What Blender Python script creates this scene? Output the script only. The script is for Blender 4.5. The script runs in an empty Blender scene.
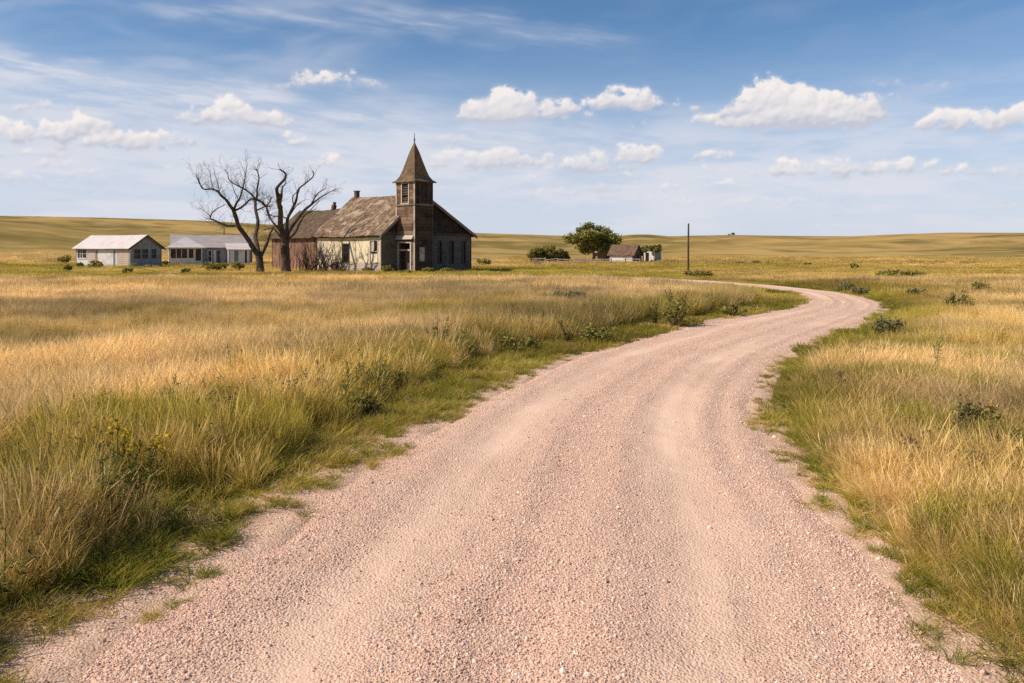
import bpy, math, random
import numpy as np
from mathutils import Vector, Matrix, Euler

R = math.radians
rng = np.random.default_rng(7)
random.seed(11)
scene = bpy.context.scene
COL = scene.collection

# ---------------------------------------------------------------- camera
F = 796.0            # focal length in pixels for a 1024 px wide picture
EYE = 2.0
HOR = 250.0
cam_d = bpy.data.cameras.new('camera')
cam = bpy.data.objects.new('camera', cam_d)
COL.objects.link(cam)
cam.location = (0, 0, EYE)
cam.rotation_euler = (R(90), 0, 0)
cam_d.sensor_width = 36
cam_d.lens = 36 * F / 1024
cam_d.shift_y = -(341.5 - HOR) / 1024
cam_d.clip_start = 0.05
cam_d.clip_end = 20000
scene.camera = cam
scene.view_settings.view_transform = 'Standard'
scene.view_settings.look = 'None'
scene.view_settings.exposure = 0
scene.render.resolution_x = 1024
scene.render.resolution_y = 683
try:
    scene.cycles.max_bounces = 6
    scene.cycles.diffuse_bounces = 2
    scene.cycles.transmission_bounces = 4
    scene.cycles.use_denoising = False
except Exception:
    pass


def gp(px, py):
    """where the photograph's ground pixel lies on flat ground (metres)"""
    d = EYE * F / (py - HOR)
    return ((px - 512) / F * d, d)


def pt(px, py, Y):
    return Vector(((px - 512) / F * Y, Y, EYE + (HOR - py) / F * Y))


def on_line(p, d, px):
    k = (px - 512) / F
    return (k * p[1] - p[0]) / (d[0] - k * d[1])


def zat(py, Y):
    return EYE + (HOR - py) / F * Y


# ---------------------------------------------------------------- numpy noise
def _hash(ix, iy, seed):
    h = (ix.astype(np.int64) * 374761393 + iy.astype(np.int64) * 668265263 + seed * 974711) & 0xFFFFFFFF
    h = ((h ^ (h >> 13)) * 1274126177) & 0xFFFFFFFF
    h = h ^ (h >> 16)
    return (h & 0xFFFFFF) / float(0xFFFFFF)


def vnoise(x, y, seed=0):
    x = np.asarray(x, float); y = np.asarray(y, float)
    ix = np.floor(x); iy = np.floor(y)
    fx = x - ix; fy = y - iy
    fx = fx * fx * fx * (fx * (fx * 6 - 15) + 10); fy = fy * fy * fy * (fy * (fy * 6 - 15) + 10)
    a = _hash(ix, iy, seed); b = _hash(ix + 1, iy, seed)
    c = _hash(ix, iy + 1, seed); d = _hash(ix + 1, iy + 1, seed)
    return (a * (1 - fx) + b * fx) * (1 - fy) + (c * (1 - fx) + d * fx) * fy


def fbm(x, y, seed=0, oct=4, gain=0.5):
    s = 0; a = 1; n = 0
    for o in range(oct):
        s = s + a * vnoise(np.asarray(x) * 2 ** o + o * 17.3, np.asarray(y) * 2 ** o - o * 9.1, seed + o)
        n += a; a *= gain
    return s / n


def sstep(a, b, x):
    t = np.clip((np.asarray(x, float) - a) / (b - a), 0, 1)
    return t * t * (3 - 2 * t)


# ---------------------------------------------------------------- mesh helpers
class MB:
    def __init__(self):
        self.v = []; self.f = []

    def add(self, vs, fs):
        o = len(self.v)
        self.v.extend([tuple(p) for p in vs])
        self.f.extend([tuple(i + o for i in q) for q in fs])
        return self

    def quad(self, a, b, c, d):
        return self.add([a, b, c, d], [(0, 1, 2, 3)])

    def tri(self, a, b, c):
        return self.add([a, b, c], [(0, 1, 2)])

    def box(self, x0, x1, y0, y1, z0, z1, M=None):
        vs = [Vector(p) for p in ((x0, y0, z0), (x1, y0, z0), (x1, y1, z0), (x0, y1, z0), (x0, y0, z1), (x1, y0, z1), (x1, y1, z1), (x0, y1, z1))]
        if M is not None:
            vs = [M @ p for p in vs]
        return self.add(vs, [(3, 2, 1, 0), (4, 5, 6, 7), (0, 1, 5, 4), (1, 2, 6, 5), (2, 3, 7, 6), (3, 0, 4, 7)])

    def tube(self, pts, rad, n=6, cap=True):
        pts = [Vector(p) for p in pts]
        rings = []
        for i, p in enumerate(pts):
            t = (pts[min(i + 1, len(pts) - 1)] - pts[max(i - 1, 0)])
            if t.length < 1e-6: t = Vector((0, 0, 1))
            t.normalize()
            a = t.cross(Vector((0.31, 0.93, 0.17))); a.normalize(); b = t.cross(a)
            r = rad[i] if hasattr(rad, '__len__') else rad
            rings.append([p + (a * math.cos(2 * math.pi * k / n) + b * math.sin(2 * math.pi * k / n)) * r for k in range(n)])
        vs = [q for r_ in rings for q in r_]
        fs = []
        for i in range(len(pts) - 1):
            for k in range(n):
                k2 = (k + 1) % n
                fs.append((i * n + k, i * n + k2, (i + 1) * n + k2, (i + 1) * n + k))
        if cap:
            fs.append(tuple(range(n - 1, -1, -1)))
            fs.append(tuple((len(pts) - 1) * n + k for k in range(n)))
        return self.add(vs, fs)

    def build(self, name, mat, parent=None, label=None, smooth=False):
        me = bpy.data.meshes.new(name)
        me.from_pydata(self.v, [], self.f)
        me.update()
        if smooth:
            me.polygons.foreach_set('use_smooth', [True] * len(me.polygons))
        me.materials.append(mat)
        o = bpy.data.objects.new(name, me)
        COL.objects.link(o)
        if parent is not None: o.parent = parent
        if label: o['label'] = label
        return o


def tag(o, label=None, cat=None, group=None, kind=None):
    if label: o['label'] = label
    if cat: o['category'] = cat
    if group: o['group'] = group
    if kind: o['kind'] = kind
    return o


def thing(name, label, cat, loc=(0, 0, 0), rz=0.0, group=None):
    o = bpy.data.objects.new(name, None)
    o.empty_display_size = 0.3
    COL.objects.link(o)
    o.location = loc; o.rotation_euler = (0, 0, rz)
    return tag(o, label, cat, group)


def np_mesh(name, v, faces_flat, nper, mat, attrs=None, smooth=False):
    """fast mesh from arrays; every face has nper corners"""
    me = bpy.data.meshes.new(name)
    v = np.asarray(v, np.float32); fl = np.asarray(faces_flat, np.int32).ravel()
    nf = len(fl) // nper
    me.vertices.add(len(v)); me.vertices.foreach_set('co', v.ravel())
    me.loops.add(len(fl)); me.loops.foreach_set('vertex_index', fl)
    me.polygons.add(nf)
    me.polygons.foreach_set('loop_start', np.arange(nf, dtype=np.int32) * nper)
    try:
        me.polygons.foreach_set('loop_total', np.full(nf, nper, np.int32))
    except Exception:
        pass
    if smooth: me.polygons.foreach_set('use_smooth', np.ones(nf, bool))
    me.update(calc_edges=True)
    for k, a in (attrs or {}).items():
        a = np.asarray(a, np.float32)
        if a.ndim == 1:
            at = me.attributes.new(k, 'FLOAT', 'POINT'); at.data.foreach_set('value', a)
        elif a.shape[1] == 3:
            at = me.attributes.new(k, 'FLOAT_VECTOR', 'POINT'); at.data.foreach_set('vector', a.ravel())
        else:
            at = me.attributes.new(k, 'FLOAT_COLOR', 'POINT'); at.data.foreach_set('color', a.ravel())
    if mat: me.materials.append(mat)
    return me


# ---------------------------------------------------------------- node helpers
class NT:
    def __init__(self, tree):
        self.t = tree; self.n = tree.nodes; self.l = tree.links

    def node(self, typ, **kw):
        nd = self.n.new(typ)
        for k, v in kw.items(): setattr(nd, k, v)
        return nd

    def set(self, sock, val):
        if hasattr(val, 'is_linked') or isinstance(val, bpy.types.NodeSocket):
            self.l.new(val, sock)
        else:
            sock.default_value = val

    def math(self, op, a, b=0.0, c=0.0, clamp=False):
        nd = self.node('ShaderNodeMath', operation=op, use_clamp=clamp)
        for i, x in enumerate((a, b, c)): self.set(nd.inputs[i], x)
        return nd.outputs[0]

    def vmath(self, op, a, b=(0, 0, 0)):
        nd = self.node('ShaderNodeVectorMath', operation=op)
        self.set(nd.inputs[0], a); self.set(nd.inputs[1], b)
        return nd.outputs['Value'] if op in ('LENGTH', 'DOT_PRODUCT', 'DISTANCE') else nd.outputs['Vector']

    def mix(self, f, a, b, blend='MIX'):
        nd = self.node('ShaderNodeMix', data_type='RGBA', blend_type=blend)
        nd.clamp_factor = True
        self.set(nd.inputs[0], f); self.set(nd.inputs[6], a); self.set(nd.inputs[7], b)
        return nd.outputs[2]

    def noise(self, vec, scale, detail=4, rough=0.5, dist=0.0, out='Fac'):
        nd = self.node('ShaderNodeTexNoise')
        if vec is not None: self.set(nd.inputs['Vector'], vec)
        nd.inputs['Scale'].default_value = scale; nd.inputs['Detail'].default_value = detail
        nd.inputs['Roughness'].default_value = rough; nd.inputs['Distortion'].default_value = dist
        return nd.outputs[out]

    def range(self, x, a, b, c=0.0, d=1.0, smooth=True):
        nd = self.node('ShaderNodeMapRange', interpolation_type='SMOOTHSTEP' if smooth else 'LINEAR')
        self.set(nd.inputs[0], x)
        for i, q in enumerate((a, b, c, d)): self.set(nd.inputs[i + 1], q)
        return nd.outputs[0]

    def ramp(self, x, stops):
        nd = self.node('ShaderNodeValToRGB')
        cr = nd.color_ramp
        while len(cr.elements) > 1: cr.elements.remove(cr.elements[-1])
        cr.elements[0].position = stops[0][0]; cr.elements[0].color = (*stops[0][1], 1)
        for p, c in stops[1:]:
            e = cr.elements.new(p); e.color = (*c, 1)
        self.set(nd.inputs[0], x)
        return nd.outputs[0]

    def sep(self, v):
        nd = self.node('ShaderNodeSeparateXYZ'); self.set(nd.inputs[0], v)
        return nd.outputs

    def comb(self, x, y, z):
        nd = self.node('ShaderNodeCombineXYZ')
        for i, q in enumerate((x, y, z)): self.set(nd.inputs[i], q)
        return nd.outputs[0]

    def attr(self, name, typ='GEOMETRY'):
        return self.node('ShaderNodeAttribute', attribute_name=name, attribute_type=typ)

    def bump(self, h, strength=0.5, dist=0.02):
        nd = self.node('ShaderNodeBump')
        nd.inputs['Strength'].default_value = strength; nd.inputs['Distance'].default_value = dist
        self.set(nd.inputs['Height'], h)
        return nd.outputs[0]

    def pos(self):
        return self.node('ShaderNodeNewGeometry').outputs['Position']

    def obj(self):
        return self.node('ShaderNodeTexCoord').outputs['Object']


def new_mat(name):
    m = bpy.data.materials.new(name); m.use_nodes = True
    m.node_tree.nodes.clear()
    return m, NT(m.node_tree)


def finish(nt, color, rough=0.9, normal=None, spec=0.2, metallic=0.0):
    b = nt.node('ShaderNodeBsdfPrincipled')
    nt.set(b.inputs['Base Color'], color); nt.set(b.inputs['Roughness'], rough)
    b.inputs['Specular IOR Level'].default_value = spec
    b.inputs['Metallic'].default_value = metallic
    if normal is not None: nt.set(b.inputs['Normal'], normal)
    o = nt.node('ShaderNodeOutputMaterial'); nt.l.new(b.outputs[0], o.inputs[0])


def leafy(nt, color, trans=0.3):
    d = nt.node('ShaderNodeBsdfDiffuse'); nt.set(d.inputs[0], color)
    t = nt.node('ShaderNodeBsdfTranslucent'); nt.set(t.inputs[0], color)
    mx = nt.node('ShaderNodeMixShader'); mx.inputs[0].default_value = trans
    nt.l.new(d.outputs[0], mx.inputs[1]); nt.l.new(t.outputs[0], mx.inputs[2])
    o = nt.node('ShaderNodeOutputMaterial'); nt.l.new(mx.outputs[0], o.inputs[0])


# ---- materials
def grass_mat():
    m, nt = new_mat('grass_blades')
    tint = nt.sep(nt.attr('tint', 'INSTANCER').outputs['Vector'])
    bl = nt.sep(nt.attr('bl').outputs['Vector'])
    g = nt.math('ADD', tint[0], nt.math('MULTIPLY', nt.math('SUBTRACT', bl[0], 0.5), tint[2]))
    g = nt.math('SUBTRACT', g, nt.math('MULTIPLY', nt.math('SUBTRACT', bl[1], 0.35), 0.30), clamp=True)
    c = nt.ramp(g, [(0.0, (0.88, 0.635, 0.31)), (0.22, (0.74, 0.51, 0.195)), (0.45, (0.56, 0.40, 0.09)),
                    (0.7, (0.40, 0.335, 0.048)), (1.0, (0.20, 0.245, 0.034))])
    br = nt.math('ADD', 0.55, nt.math('MULTIPLY', tint[1], 0.90))
    br = nt.math('MULTIPLY', br, nt.math('ADD', 0.8, nt.math('MULTIPLY', bl[2], 0.4)))
    c = nt.mix(1.0, c, nt.comb(br, br, br), 'MULTIPLY')
    leafy(nt, c, 0.42)
    return m


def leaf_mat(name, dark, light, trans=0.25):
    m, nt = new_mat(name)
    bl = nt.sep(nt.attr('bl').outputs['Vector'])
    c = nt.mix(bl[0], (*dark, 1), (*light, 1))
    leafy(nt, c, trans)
    return m


def bark_mat(name, c0, c1, scale=6):
    m, nt = new_mat(name)
    o = nt.obj()
    v = nt.vmath('MULTIPLY', o, (1, 1, 0.25))
    n = nt.noise(v, scale, 6, 0.6)
    n2 = nt.noise(o, 0.7, 2)
    c = nt.mix(nt.range(n, 0.3, 0.7), (*c0, 1), (*c1, 1))
    c = nt.mix(nt.range(n2, 0.35, 0.75, 0, 0.4), c, (c1[0] * 1.3, c1[1] * 1.3, c1[2] * 1.35, 1))
    finish(nt, c, 0.95, nt.bump(n, 0.6, 0.05), 0.1)
    return m


def board_mat(name, base, alt, dirt, row=0.17, vertical=False, dirtamt=0.4, contrast=0.6, low=None, lowz=0.8):
    """weathered boards: each board its own tone, streaks along the board, dark joints, peeled patches"""
    m, nt = new_mat(name)
    o = nt.obj(); s = nt.sep(o)
    if vertical:
        q = nt.math('ADD', s[0], s[1]); along = s[2]
    else:
        q = s[2]; along = nt.math('ADD', s[0], s[1])
    k = nt.math('DIVIDE', q, row)
    row_i = nt.math('FLOOR', k)
    seg = nt.math('FLOOR', nt.math('ADD', nt.math('DIVIDE', along, 2.7), nt.math('MULTIPLY', row_i, 0.37)))
    wn = nt.node('ShaderNodeTexWhiteNoise', noise_dimensions='2D')
    nt.set(wn.inputs['Vector'], nt.comb(row_i, seg, 0.0))
    tone = wn.outputs['Value']
    streak = nt.noise(nt.comb(nt.math('MULTIPLY', along, 0.8), nt.math('MULTIPLY', q, 9.0), 0.0), 2.0, 5, 0.65)
    patch = nt.noise(o, 1.1, 5, 0.62, 0.6)
    c = nt.mix(nt.math('MULTIPLY', tone, contrast), (*base, 1), (*alt, 1))
    c = nt.mix(nt.range(streak, 0.42, 0.75, 0, contrast), c, (*alt, 1))
    c = nt.mix(nt.range(patch, 0.52, 0.68, 0, dirtamt), c, (*dirt, 1))
    if low is not None:
        ragged = nt.math('ADD', s[2], nt.math('MULTIPLY', nt.math('SUBTRACT', patch, 0.5), 0.9))
        c = nt.mix(nt.range(ragged, lowz - 0.12, lowz + 0.12, 0.85, 0.0), c, (*low, 1))
    fr = nt.math('FRACT', k)
    joint = nt.math('MAXIMUM', nt.range(fr, 0.0, 0.10, 1, 0), nt.range(fr, 0.93, 1.0, 0, 1))
    c = nt.mix(nt.math('MULTIPLY', joint, 0.55), c, (dirt[0] * .3, dirt[1] * .3, dirt[2] * .3, 1))
    h = nt.math('SUBTRACT', nt.math('MULTIPLY', streak, 0.35), joint)
    finish(nt, c, 0.9, nt.bump(h, 0.5, 0.02), 0.15)
    return m


def shingle_mat(name, c0, c1, moss, mossamt=0.6, row=0.16, dark=(0.06, 0.05, 0.045)):
    m, nt = new_mat(name)
    o = nt.obj(); s = nt.sep(o)
    k = nt.math('DIVIDE', s[2], row)
    ri = nt.math('FLOOR', k)
    col = nt.math('FLOOR', nt.math('ADD', nt.math('DIVIDE', nt.math('ADD', s[0], nt.math('MULTIPLY', s[1], 1.0)), 0.24), nt.math('MULTIPLY', ri, 0.5)))
    wn = nt.node('ShaderNodeTexWhiteNoise', noise_dimensions='2D'); nt.set(wn.inputs['Vector'], nt.comb(ri, col, 0))
    patch = nt.noise(o, 0.8, 6, 0.68, 1.2)
    streak = nt.noise(nt.vmath('MULTIPLY', o, (2.2, 2.2, 0.5)), 1.3, 5, 0.7, 0.8)
    c = nt.mix(wn.outputs['Value'], (*c0, 1), (*c1, 1))
    c = nt.mix(nt.range(streak, 0.42, 0.62, 0, 0.85), c, (*dark, 1))
    c = nt.mix(nt.range(patch, 0.50, 0.62, 0, mossamt), c, (*moss, 1))
    fr = nt.math('FRACT', k)
    c = nt.mix(nt.range(fr, 0.0, 0.22, 0.45, 0.0), c, (*dark, 1))
    h = nt.math('ADD', fr, nt.math('MULTIPLY', nt.math('ADD', streak, wn.outputs['Value']), 0.6))
    finish(nt, c, 0.95, nt.bump(h, 0.8, 0.03), 0.1)
    return m


def plain_mat(name, c, c2=None, scale=4.0, rough=0.85, bump=0.3, spec=0.2):
    m, nt = new_mat(name)
    o = nt.obj()
    n = nt.noise(o, scale, 5, 0.6)
    c2 = c2 or tuple(x * 0.6 for x in c)
    finish(nt, nt.mix(nt.range(n, 0.35, 0.7), (*c, 1), (*c2, 1)), rough, nt.bump(n, bump, 0.02), spec)
    return m


def tin_mat(name, c, rust):
    m, nt = new_mat(name)
    o = nt.obj(); s = nt.sep(o)
    rib = nt.math('SINE', nt.math('MULTIPLY', s[1], 24.0))
    n = nt.noise(nt.vmath('MULTIPLY', o, (0.6, 2.0, 0.6)), 1.2, 5, 0.65)
    col = nt.mix(nt.range(n, 0.48, 0.7, 0, 0.7), (*c, 1), (*rust, 1))
    finish(nt, col, 0.7, nt.bump(rib, 0.4, 0.03), 0.25)
    return m


def brick_mat(name):
    m, nt = new_mat(name)
    o = nt.obj(); s = nt.sep(o)
    b = nt.node('ShaderNodeTexBrick')
    nt.set(b.inputs['Vector'], nt.comb(nt.math('ADD', s[0], s[1]), s[2], 0))
    b.inputs['Scale'].default_value = 4.0
    b.inputs['Color1'].default_value = (0.22, 0.095, 0.055, 1); b.inputs['Color2'].default_value = (0.31, 0.16, 0.10, 1)
    b.inputs['Mortar'].default_value = (0.33, 0.26, 0.21, 1); b.inputs['Mortar Size'].default_value = 0.015
    n = nt.noise(o, 1.2, 6, 0.65, 0.5)
    c = nt.mix(nt.range(n, 0.5, 0.68, 0, 0.6), b.outputs['Color'], (0.40, 0.27, 0.20, 1))
    n2 = nt.noise(nt.vmath('MULTIPLY', o, (3.2, 3.2, 0.35)), 1.4, 5, 0.65)
    c = nt.mix(nt.range(n2, 0.42, 0.62, 0, 0.9), c, (0.07, 0.045, 0.035, 1))
    finish(nt, c, 0.95, nt.bump(n, 0.5, 0.03), 0.1)
    return m


def gravel_color(nt, P, track):
    """pink scoria gravel; returns colour, height"""
    n1 = nt.noise(P, 0.6, 4, 0.6)
    n2 = nt.noise(P, 9.0, 5, 0.7)
    n3 = nt.noise(P, 60.0, 4, 0.7)
    vo = nt.node('ShaderNodeTexVoronoi'); nt.set(vo.inputs['Vector'], P); vo.inputs['Scale'].default_value = 62.0
    vo2 = nt.node('ShaderNodeTexVoronoi'); nt.set(vo2.inputs['Vector'], P); vo2.inputs['Scale'].default_value = 110.0
    c = nt.mix(nt.range(n1, 0.3, 0.7), (0.78, 0.505, 0.355, 1), (0.86, 0.575, 0.415, 1))
    c = nt.mix(nt.range(n2, 0.35, 0.7, 0, 0.5), c, (0.60, 0.37, 0.26, 1))
    st = nt.sep(vo.outputs['Color']); st2 = nt.sep(vo2.outputs['Color'])
    c = nt.mix(nt.range(st[0], 0.55, 1.0, 0, 0.5), c, (0.80, 0.59, 0.48, 1))
    c = nt.mix(nt.range(st2[1], 0.6, 1.0, 0, 0.6), c, (0.52, 0.33, 0.24, 1))
    c = nt.mix(nt.range(n3, 0.5, 0.75, 0, 0.5), c, (0.58, 0.365, 0.26, 1))
    c = nt.mix(nt.math('MULTIPLY', track, 0.75), c, (0.90, 0.62, 0.445, 1))
    rough = nt.math('SUBTRACT', 1.0, nt.math('MULTIPLY', track, 0.85))
    h = nt.math('MULTIPLY', nt.math('ADD', nt.math('SUBTRACT', 1.0, vo.outputs['Distance']), nt.math('MULTIPLY', n3, 0.9)), rough)
    h = nt.math('ADD', h, nt.math('MULTIPLY', n2, 0.6))
    return c, h


def road_mat():
    m, nt = new_mat('pink_gravel')
    P = nt.pos()
    tr = nt.attr('track').outputs['Fac']
    c, h = gravel_color(nt, P, tr)
    edge = nt.attr('edge').outputs['Fac']
    ne = nt.noise(P, 5.0, 5, 0.65)
    e2 = nt.range(nt.math('ADD', edge, nt.math('MULTIPLY', nt.math('SUBTRACT', ne, 0.5), 1.1)), 0.45, 0.95, 0, 0.75)
    c = nt.mix(nt.math('MULTIPLY', e2, 0.6), c, (0.42, 0.285, 0.19, 1))
    finish(nt, c, 0.95, nt.bump(h, 0.85, 0.016), 0.1)
    return m


def ground_mat():
    m, nt = new_mat('prairie_ground')
    P = nt.pos()
    base = nt.attr('col').outputs['Color']
    gr = nt.attr('gravelly').outputs['Fac']
    far = nt.attr('far').outputs['Fac']
    nf = nt.noise(P, 2.2, 6, 0.7)
    n1 = nt.noise(nt.vmath('MULTIPLY', P, (0.05, 0.06, 0.05)), 1.0, 5, 0.6, 0.4)
    n2 = nt.noise(nt.vmath('MULTIPLY', P, (0.012, 0.02, 0.02)), 1.0, 6, 0.62, 0.5)
    mul = nt.math('ADD', 0.55, nt.math('MULTIPLY', nf, 0.9))
    mul = nt.math('MULTIPLY', mul, nt.math('ADD', 0.62, nt.math('MULTIPLY', n1, 0.76)))
    c = nt.mix(1.0, base, nt.comb(mul, mul, mul), 'MULTIPLY')
    n4 = nt.noise(nt.vmath('MULTIPLY', P, (0.007, 0.013, 0.03)), 1.0, 5, 0.55, 0.8)
    farc = nt.mix(nt.range(n4, 0.40, 0.62), (0.47, 0.305, 0.11, 1), (0.235, 0.172, 0.056, 1))
    farc = nt.mix(nt.range(n2, 0.46, 0.60, 0.0, 0.85), farc, (0.145, 0.118, 0.042, 1))
    farc = nt.mix(nt.range(n1, 0.36, 0.58, 0.55, 0.0), farc, (0.52, 0.345, 0.14, 1))
    farc = nt.mix(nt.range(nf, 0.55, 0.75, 0, 0.30), farc, (0.15, 0.13, 0.045, 1))
    c = nt.mix(far, c, farc)
    gc, gh = gravel_color(nt, P, nt.math('MULTIPLY', gr, 0.0))
    ne = nt.noise(P, 4.0, 5, 0.7)
    f = nt.range(nt.math('ADD', gr, nt.math('MULTIPLY', nt.math('SUBTRACT', ne, 0.5), 0.9)), 0.40, 0.62)
    nd = nt.noise(P, 2.6, 5, 0.7)
    gc = nt.mix(nt.range(nd, 0.40, 0.66, 0.05, 0.70), gc, (0.44, 0.30, 0.195, 1))
    c = nt.mix(f, c, gc)
    finish(nt, c, 1.0, nt.bump(nt.math('ADD', nf, nt.math('MULTIPLY', gh, nt.math('MULTIPLY', f, 0.35))), 0.6, 0.05), 0.0)
    return m


# ---------------------------------------------------------------- road outline
L_PX = [(40, 683), (110, 625), (170, 590), (240, 548), (300, 507), (350, 474), (400, 442), (450, 413), (500, 388), (560, 361), (620, 343),
        (700, 323), (750, 315), (790, 308), (803, 301), (798, 295), (775, 290.5), (745, 287.3), (718, 285.0), (690, 283), (655, 281), (610, 279.2)]
R_PX = [(1000, 683), (930, 600), (870, 540), (830, 500), (795, 465), (772, 432), (764, 407), (768, 385), (785, 362), (815, 345), (850, 330),
        (875, 319), (887, 309.5), (884, 303), (865, 297), (840, 292.5), (800, 288), (760, 284.3), (728, 282), (697, 280.2), (660, 278.6), (612, 277.2)]
Lw = np.array([(-2.5, -8), (-2.35, 1.0)] + [gp(*p) for p in L_PX])
Rw = np.array([(2.0, -8), (2.15, 1.0)] + [gp(*p) for p in R_PX])


def catmull(P, per=24):
    out = []
    n = len(P)
    for i in range(n - 1):
        p0 = P[max(i - 1, 0)]; p1 = P[i]; p2 = P[i + 1]; p3 = P[min(i + 2, n - 1)]
        for t in np.linspace(0, 1, per, endpoint=False):
            out.append(0.5 * ((2 * p1) + (-p0 + p2) * t + (2 * p0 - 5 * p1 + 4 * p2 - p3) * t ** 2 + (-p0 + 3 * p1 - 3 * p2 + p3) * t ** 3))
    out.append(P[-1])
    return np.array(out)


Ls = catmull(Lw); Rs = catmull(Rw)
POLY = np.vstack([Ls, Rs[::-1]])


def seg_dist(px, py, line):
    """distance to a polyline, and parameter index of the closest segment"""
    best = np.full(len(px), 1e9)
    for i in range(0, len(line) - 1):
        a = line[i]; b = line[i + 1]
        d = b - a; L2 = max(d @ d, 1e-9)
        t = np.clip(((px - a[0]) * d[0] + (py - a[1]) * d[1]) / L2, 0, 1)
        q = (px - a[0] - t * d[0]) ** 2 + (py - a[1] - t * d[1]) ** 2
        best = np.minimum(best, q)
    return np.sqrt(best)


def inside(px, py, poly):
    c = np.zeros(len(px), bool)
    n = len(poly); j = n - 1
    for i in range(n):
        xi, yi = poly[i]; xj, yj = poly[j]
        if yi != yj:
            c ^= ((yi > py) != (yj > py)) & (px < (xj - xi) * (py - yi) / (yj - yi) + xi)
        j = i
    return c


def road_dist(x, y):
    """(signed distance outside the road edge, negative on the road; True where the left edge is the nearer)"""
    x = np.asarray(x, float); y = np.asarray(y, float)
    sd = np.full(len(x), 1e3); left = x < 0
    near = (np.hypot(x, y) < 75)
    idx = np.where(near)[0]
    if len(idx):
        xx = x[idx]; yy = y[idx]
        l = seg_dist(xx, yy, Ls[::4]); r = seg_dist(xx, yy, Rs[::4])
        ins = inside(xx, yy, POLY[::3])
        d = np.minimum(l, r)
        sd[idx] = np.where(ins, -d, d)
        left[idx] = l < r
    return sd, left


TRACK = np.array([gp(612, 278), gp(560, 278.5), gp(480, 281.5), (-8, 53.5), gp(375, 279.4), gp(300, 277.5), gp(180, 276.5), gp(0, 277)])
TRACK2 = np.array([gp(640, 272.5), gp(560, 273.0), gp(500, 272.8), (-1, 75)])

# ---------------------------------------------------------------- terrain
CREST_PX = np.array([-500, -200, 0, 100, 200, 300, 380, 480, 560, 620, 680, 733, 800, 850, 900, 950, 1024, 1200, 1600])
CREST_Y = np.array([222, 216, 215.5, 217.5, 220.5, 226, 229, 233, 235.5, 237, 236, 234.8, 236, 236.2, 234, 232.6, 232.8, 231, 236])


def height(x, y, sd=None):
    x = np.asarray(x, float); y = np.asarray(y, float)
    r = np.hypot(x, y)
    yy = np.maximum(y, r * 0.25)
    px = np.clip(512 + F * x / np.maximum(yy, 1e-3), -500, 1600)
    cy = np.interp(px, CREST_PX, CREST_Y)
    D = np.interp(px, [-500, 0, 480, 733, 1024, 1600], [420, 460, 760, 720, 620, 500])
    crest = EYE + (HOR - cy) / F * D * yy / r
    D0 = np.interp(px, [-500, 0, 300, 700, 1024, 1600], [95, 105, 120, 140, 130, 120]) + 50 * (fbm(px / 90, 0 * px, 33, 3) - .5)
    t = np.clip((r - D0) / (D - D0), 0, 2.2)
    prof = np.where(t < 1, t ** 1.7 * (1.45 - 0.45 * t ** 1.5), 1 - 0.55 * sstep(1.0, 2.2, t))
    h = crest * prof
    roll = fbm(x / 95 + 3, y / 60, 31, 3) - 0.5
    h = h + roll * 9.0 * sstep(0.08, 0.35, t) * (1 - sstep(0.62, 0.9, t)) + (fbm(x / 30, y / 30, 37, 2) - .5) * 1.3 * sstep(0.1, 0.4, t) * (1 - sstep(.7, .95, t))
    if sd is not None:
        lump = (fbm(x / 1.7, y / 1.7, 5, 3) - 0.5) * 0.16 + (fbm(x / 0.35, y / 0.35, 8, 2) - 0.5) * 0.03
        h = h + lump * sstep(0.0, 1.5, sd) * (1 - sstep(90, 140, r))
        h = h + (fbm(x / 0.2, y / 0.2, 8, 2) - 0.5) * 0.03 * (1 - sstep(0.2, 1.0, sd)) * (1 - sstep(20, 40, r))
        h = h - 0.08 * sstep(0.08, 0.5, -sd)
    return h


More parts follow.
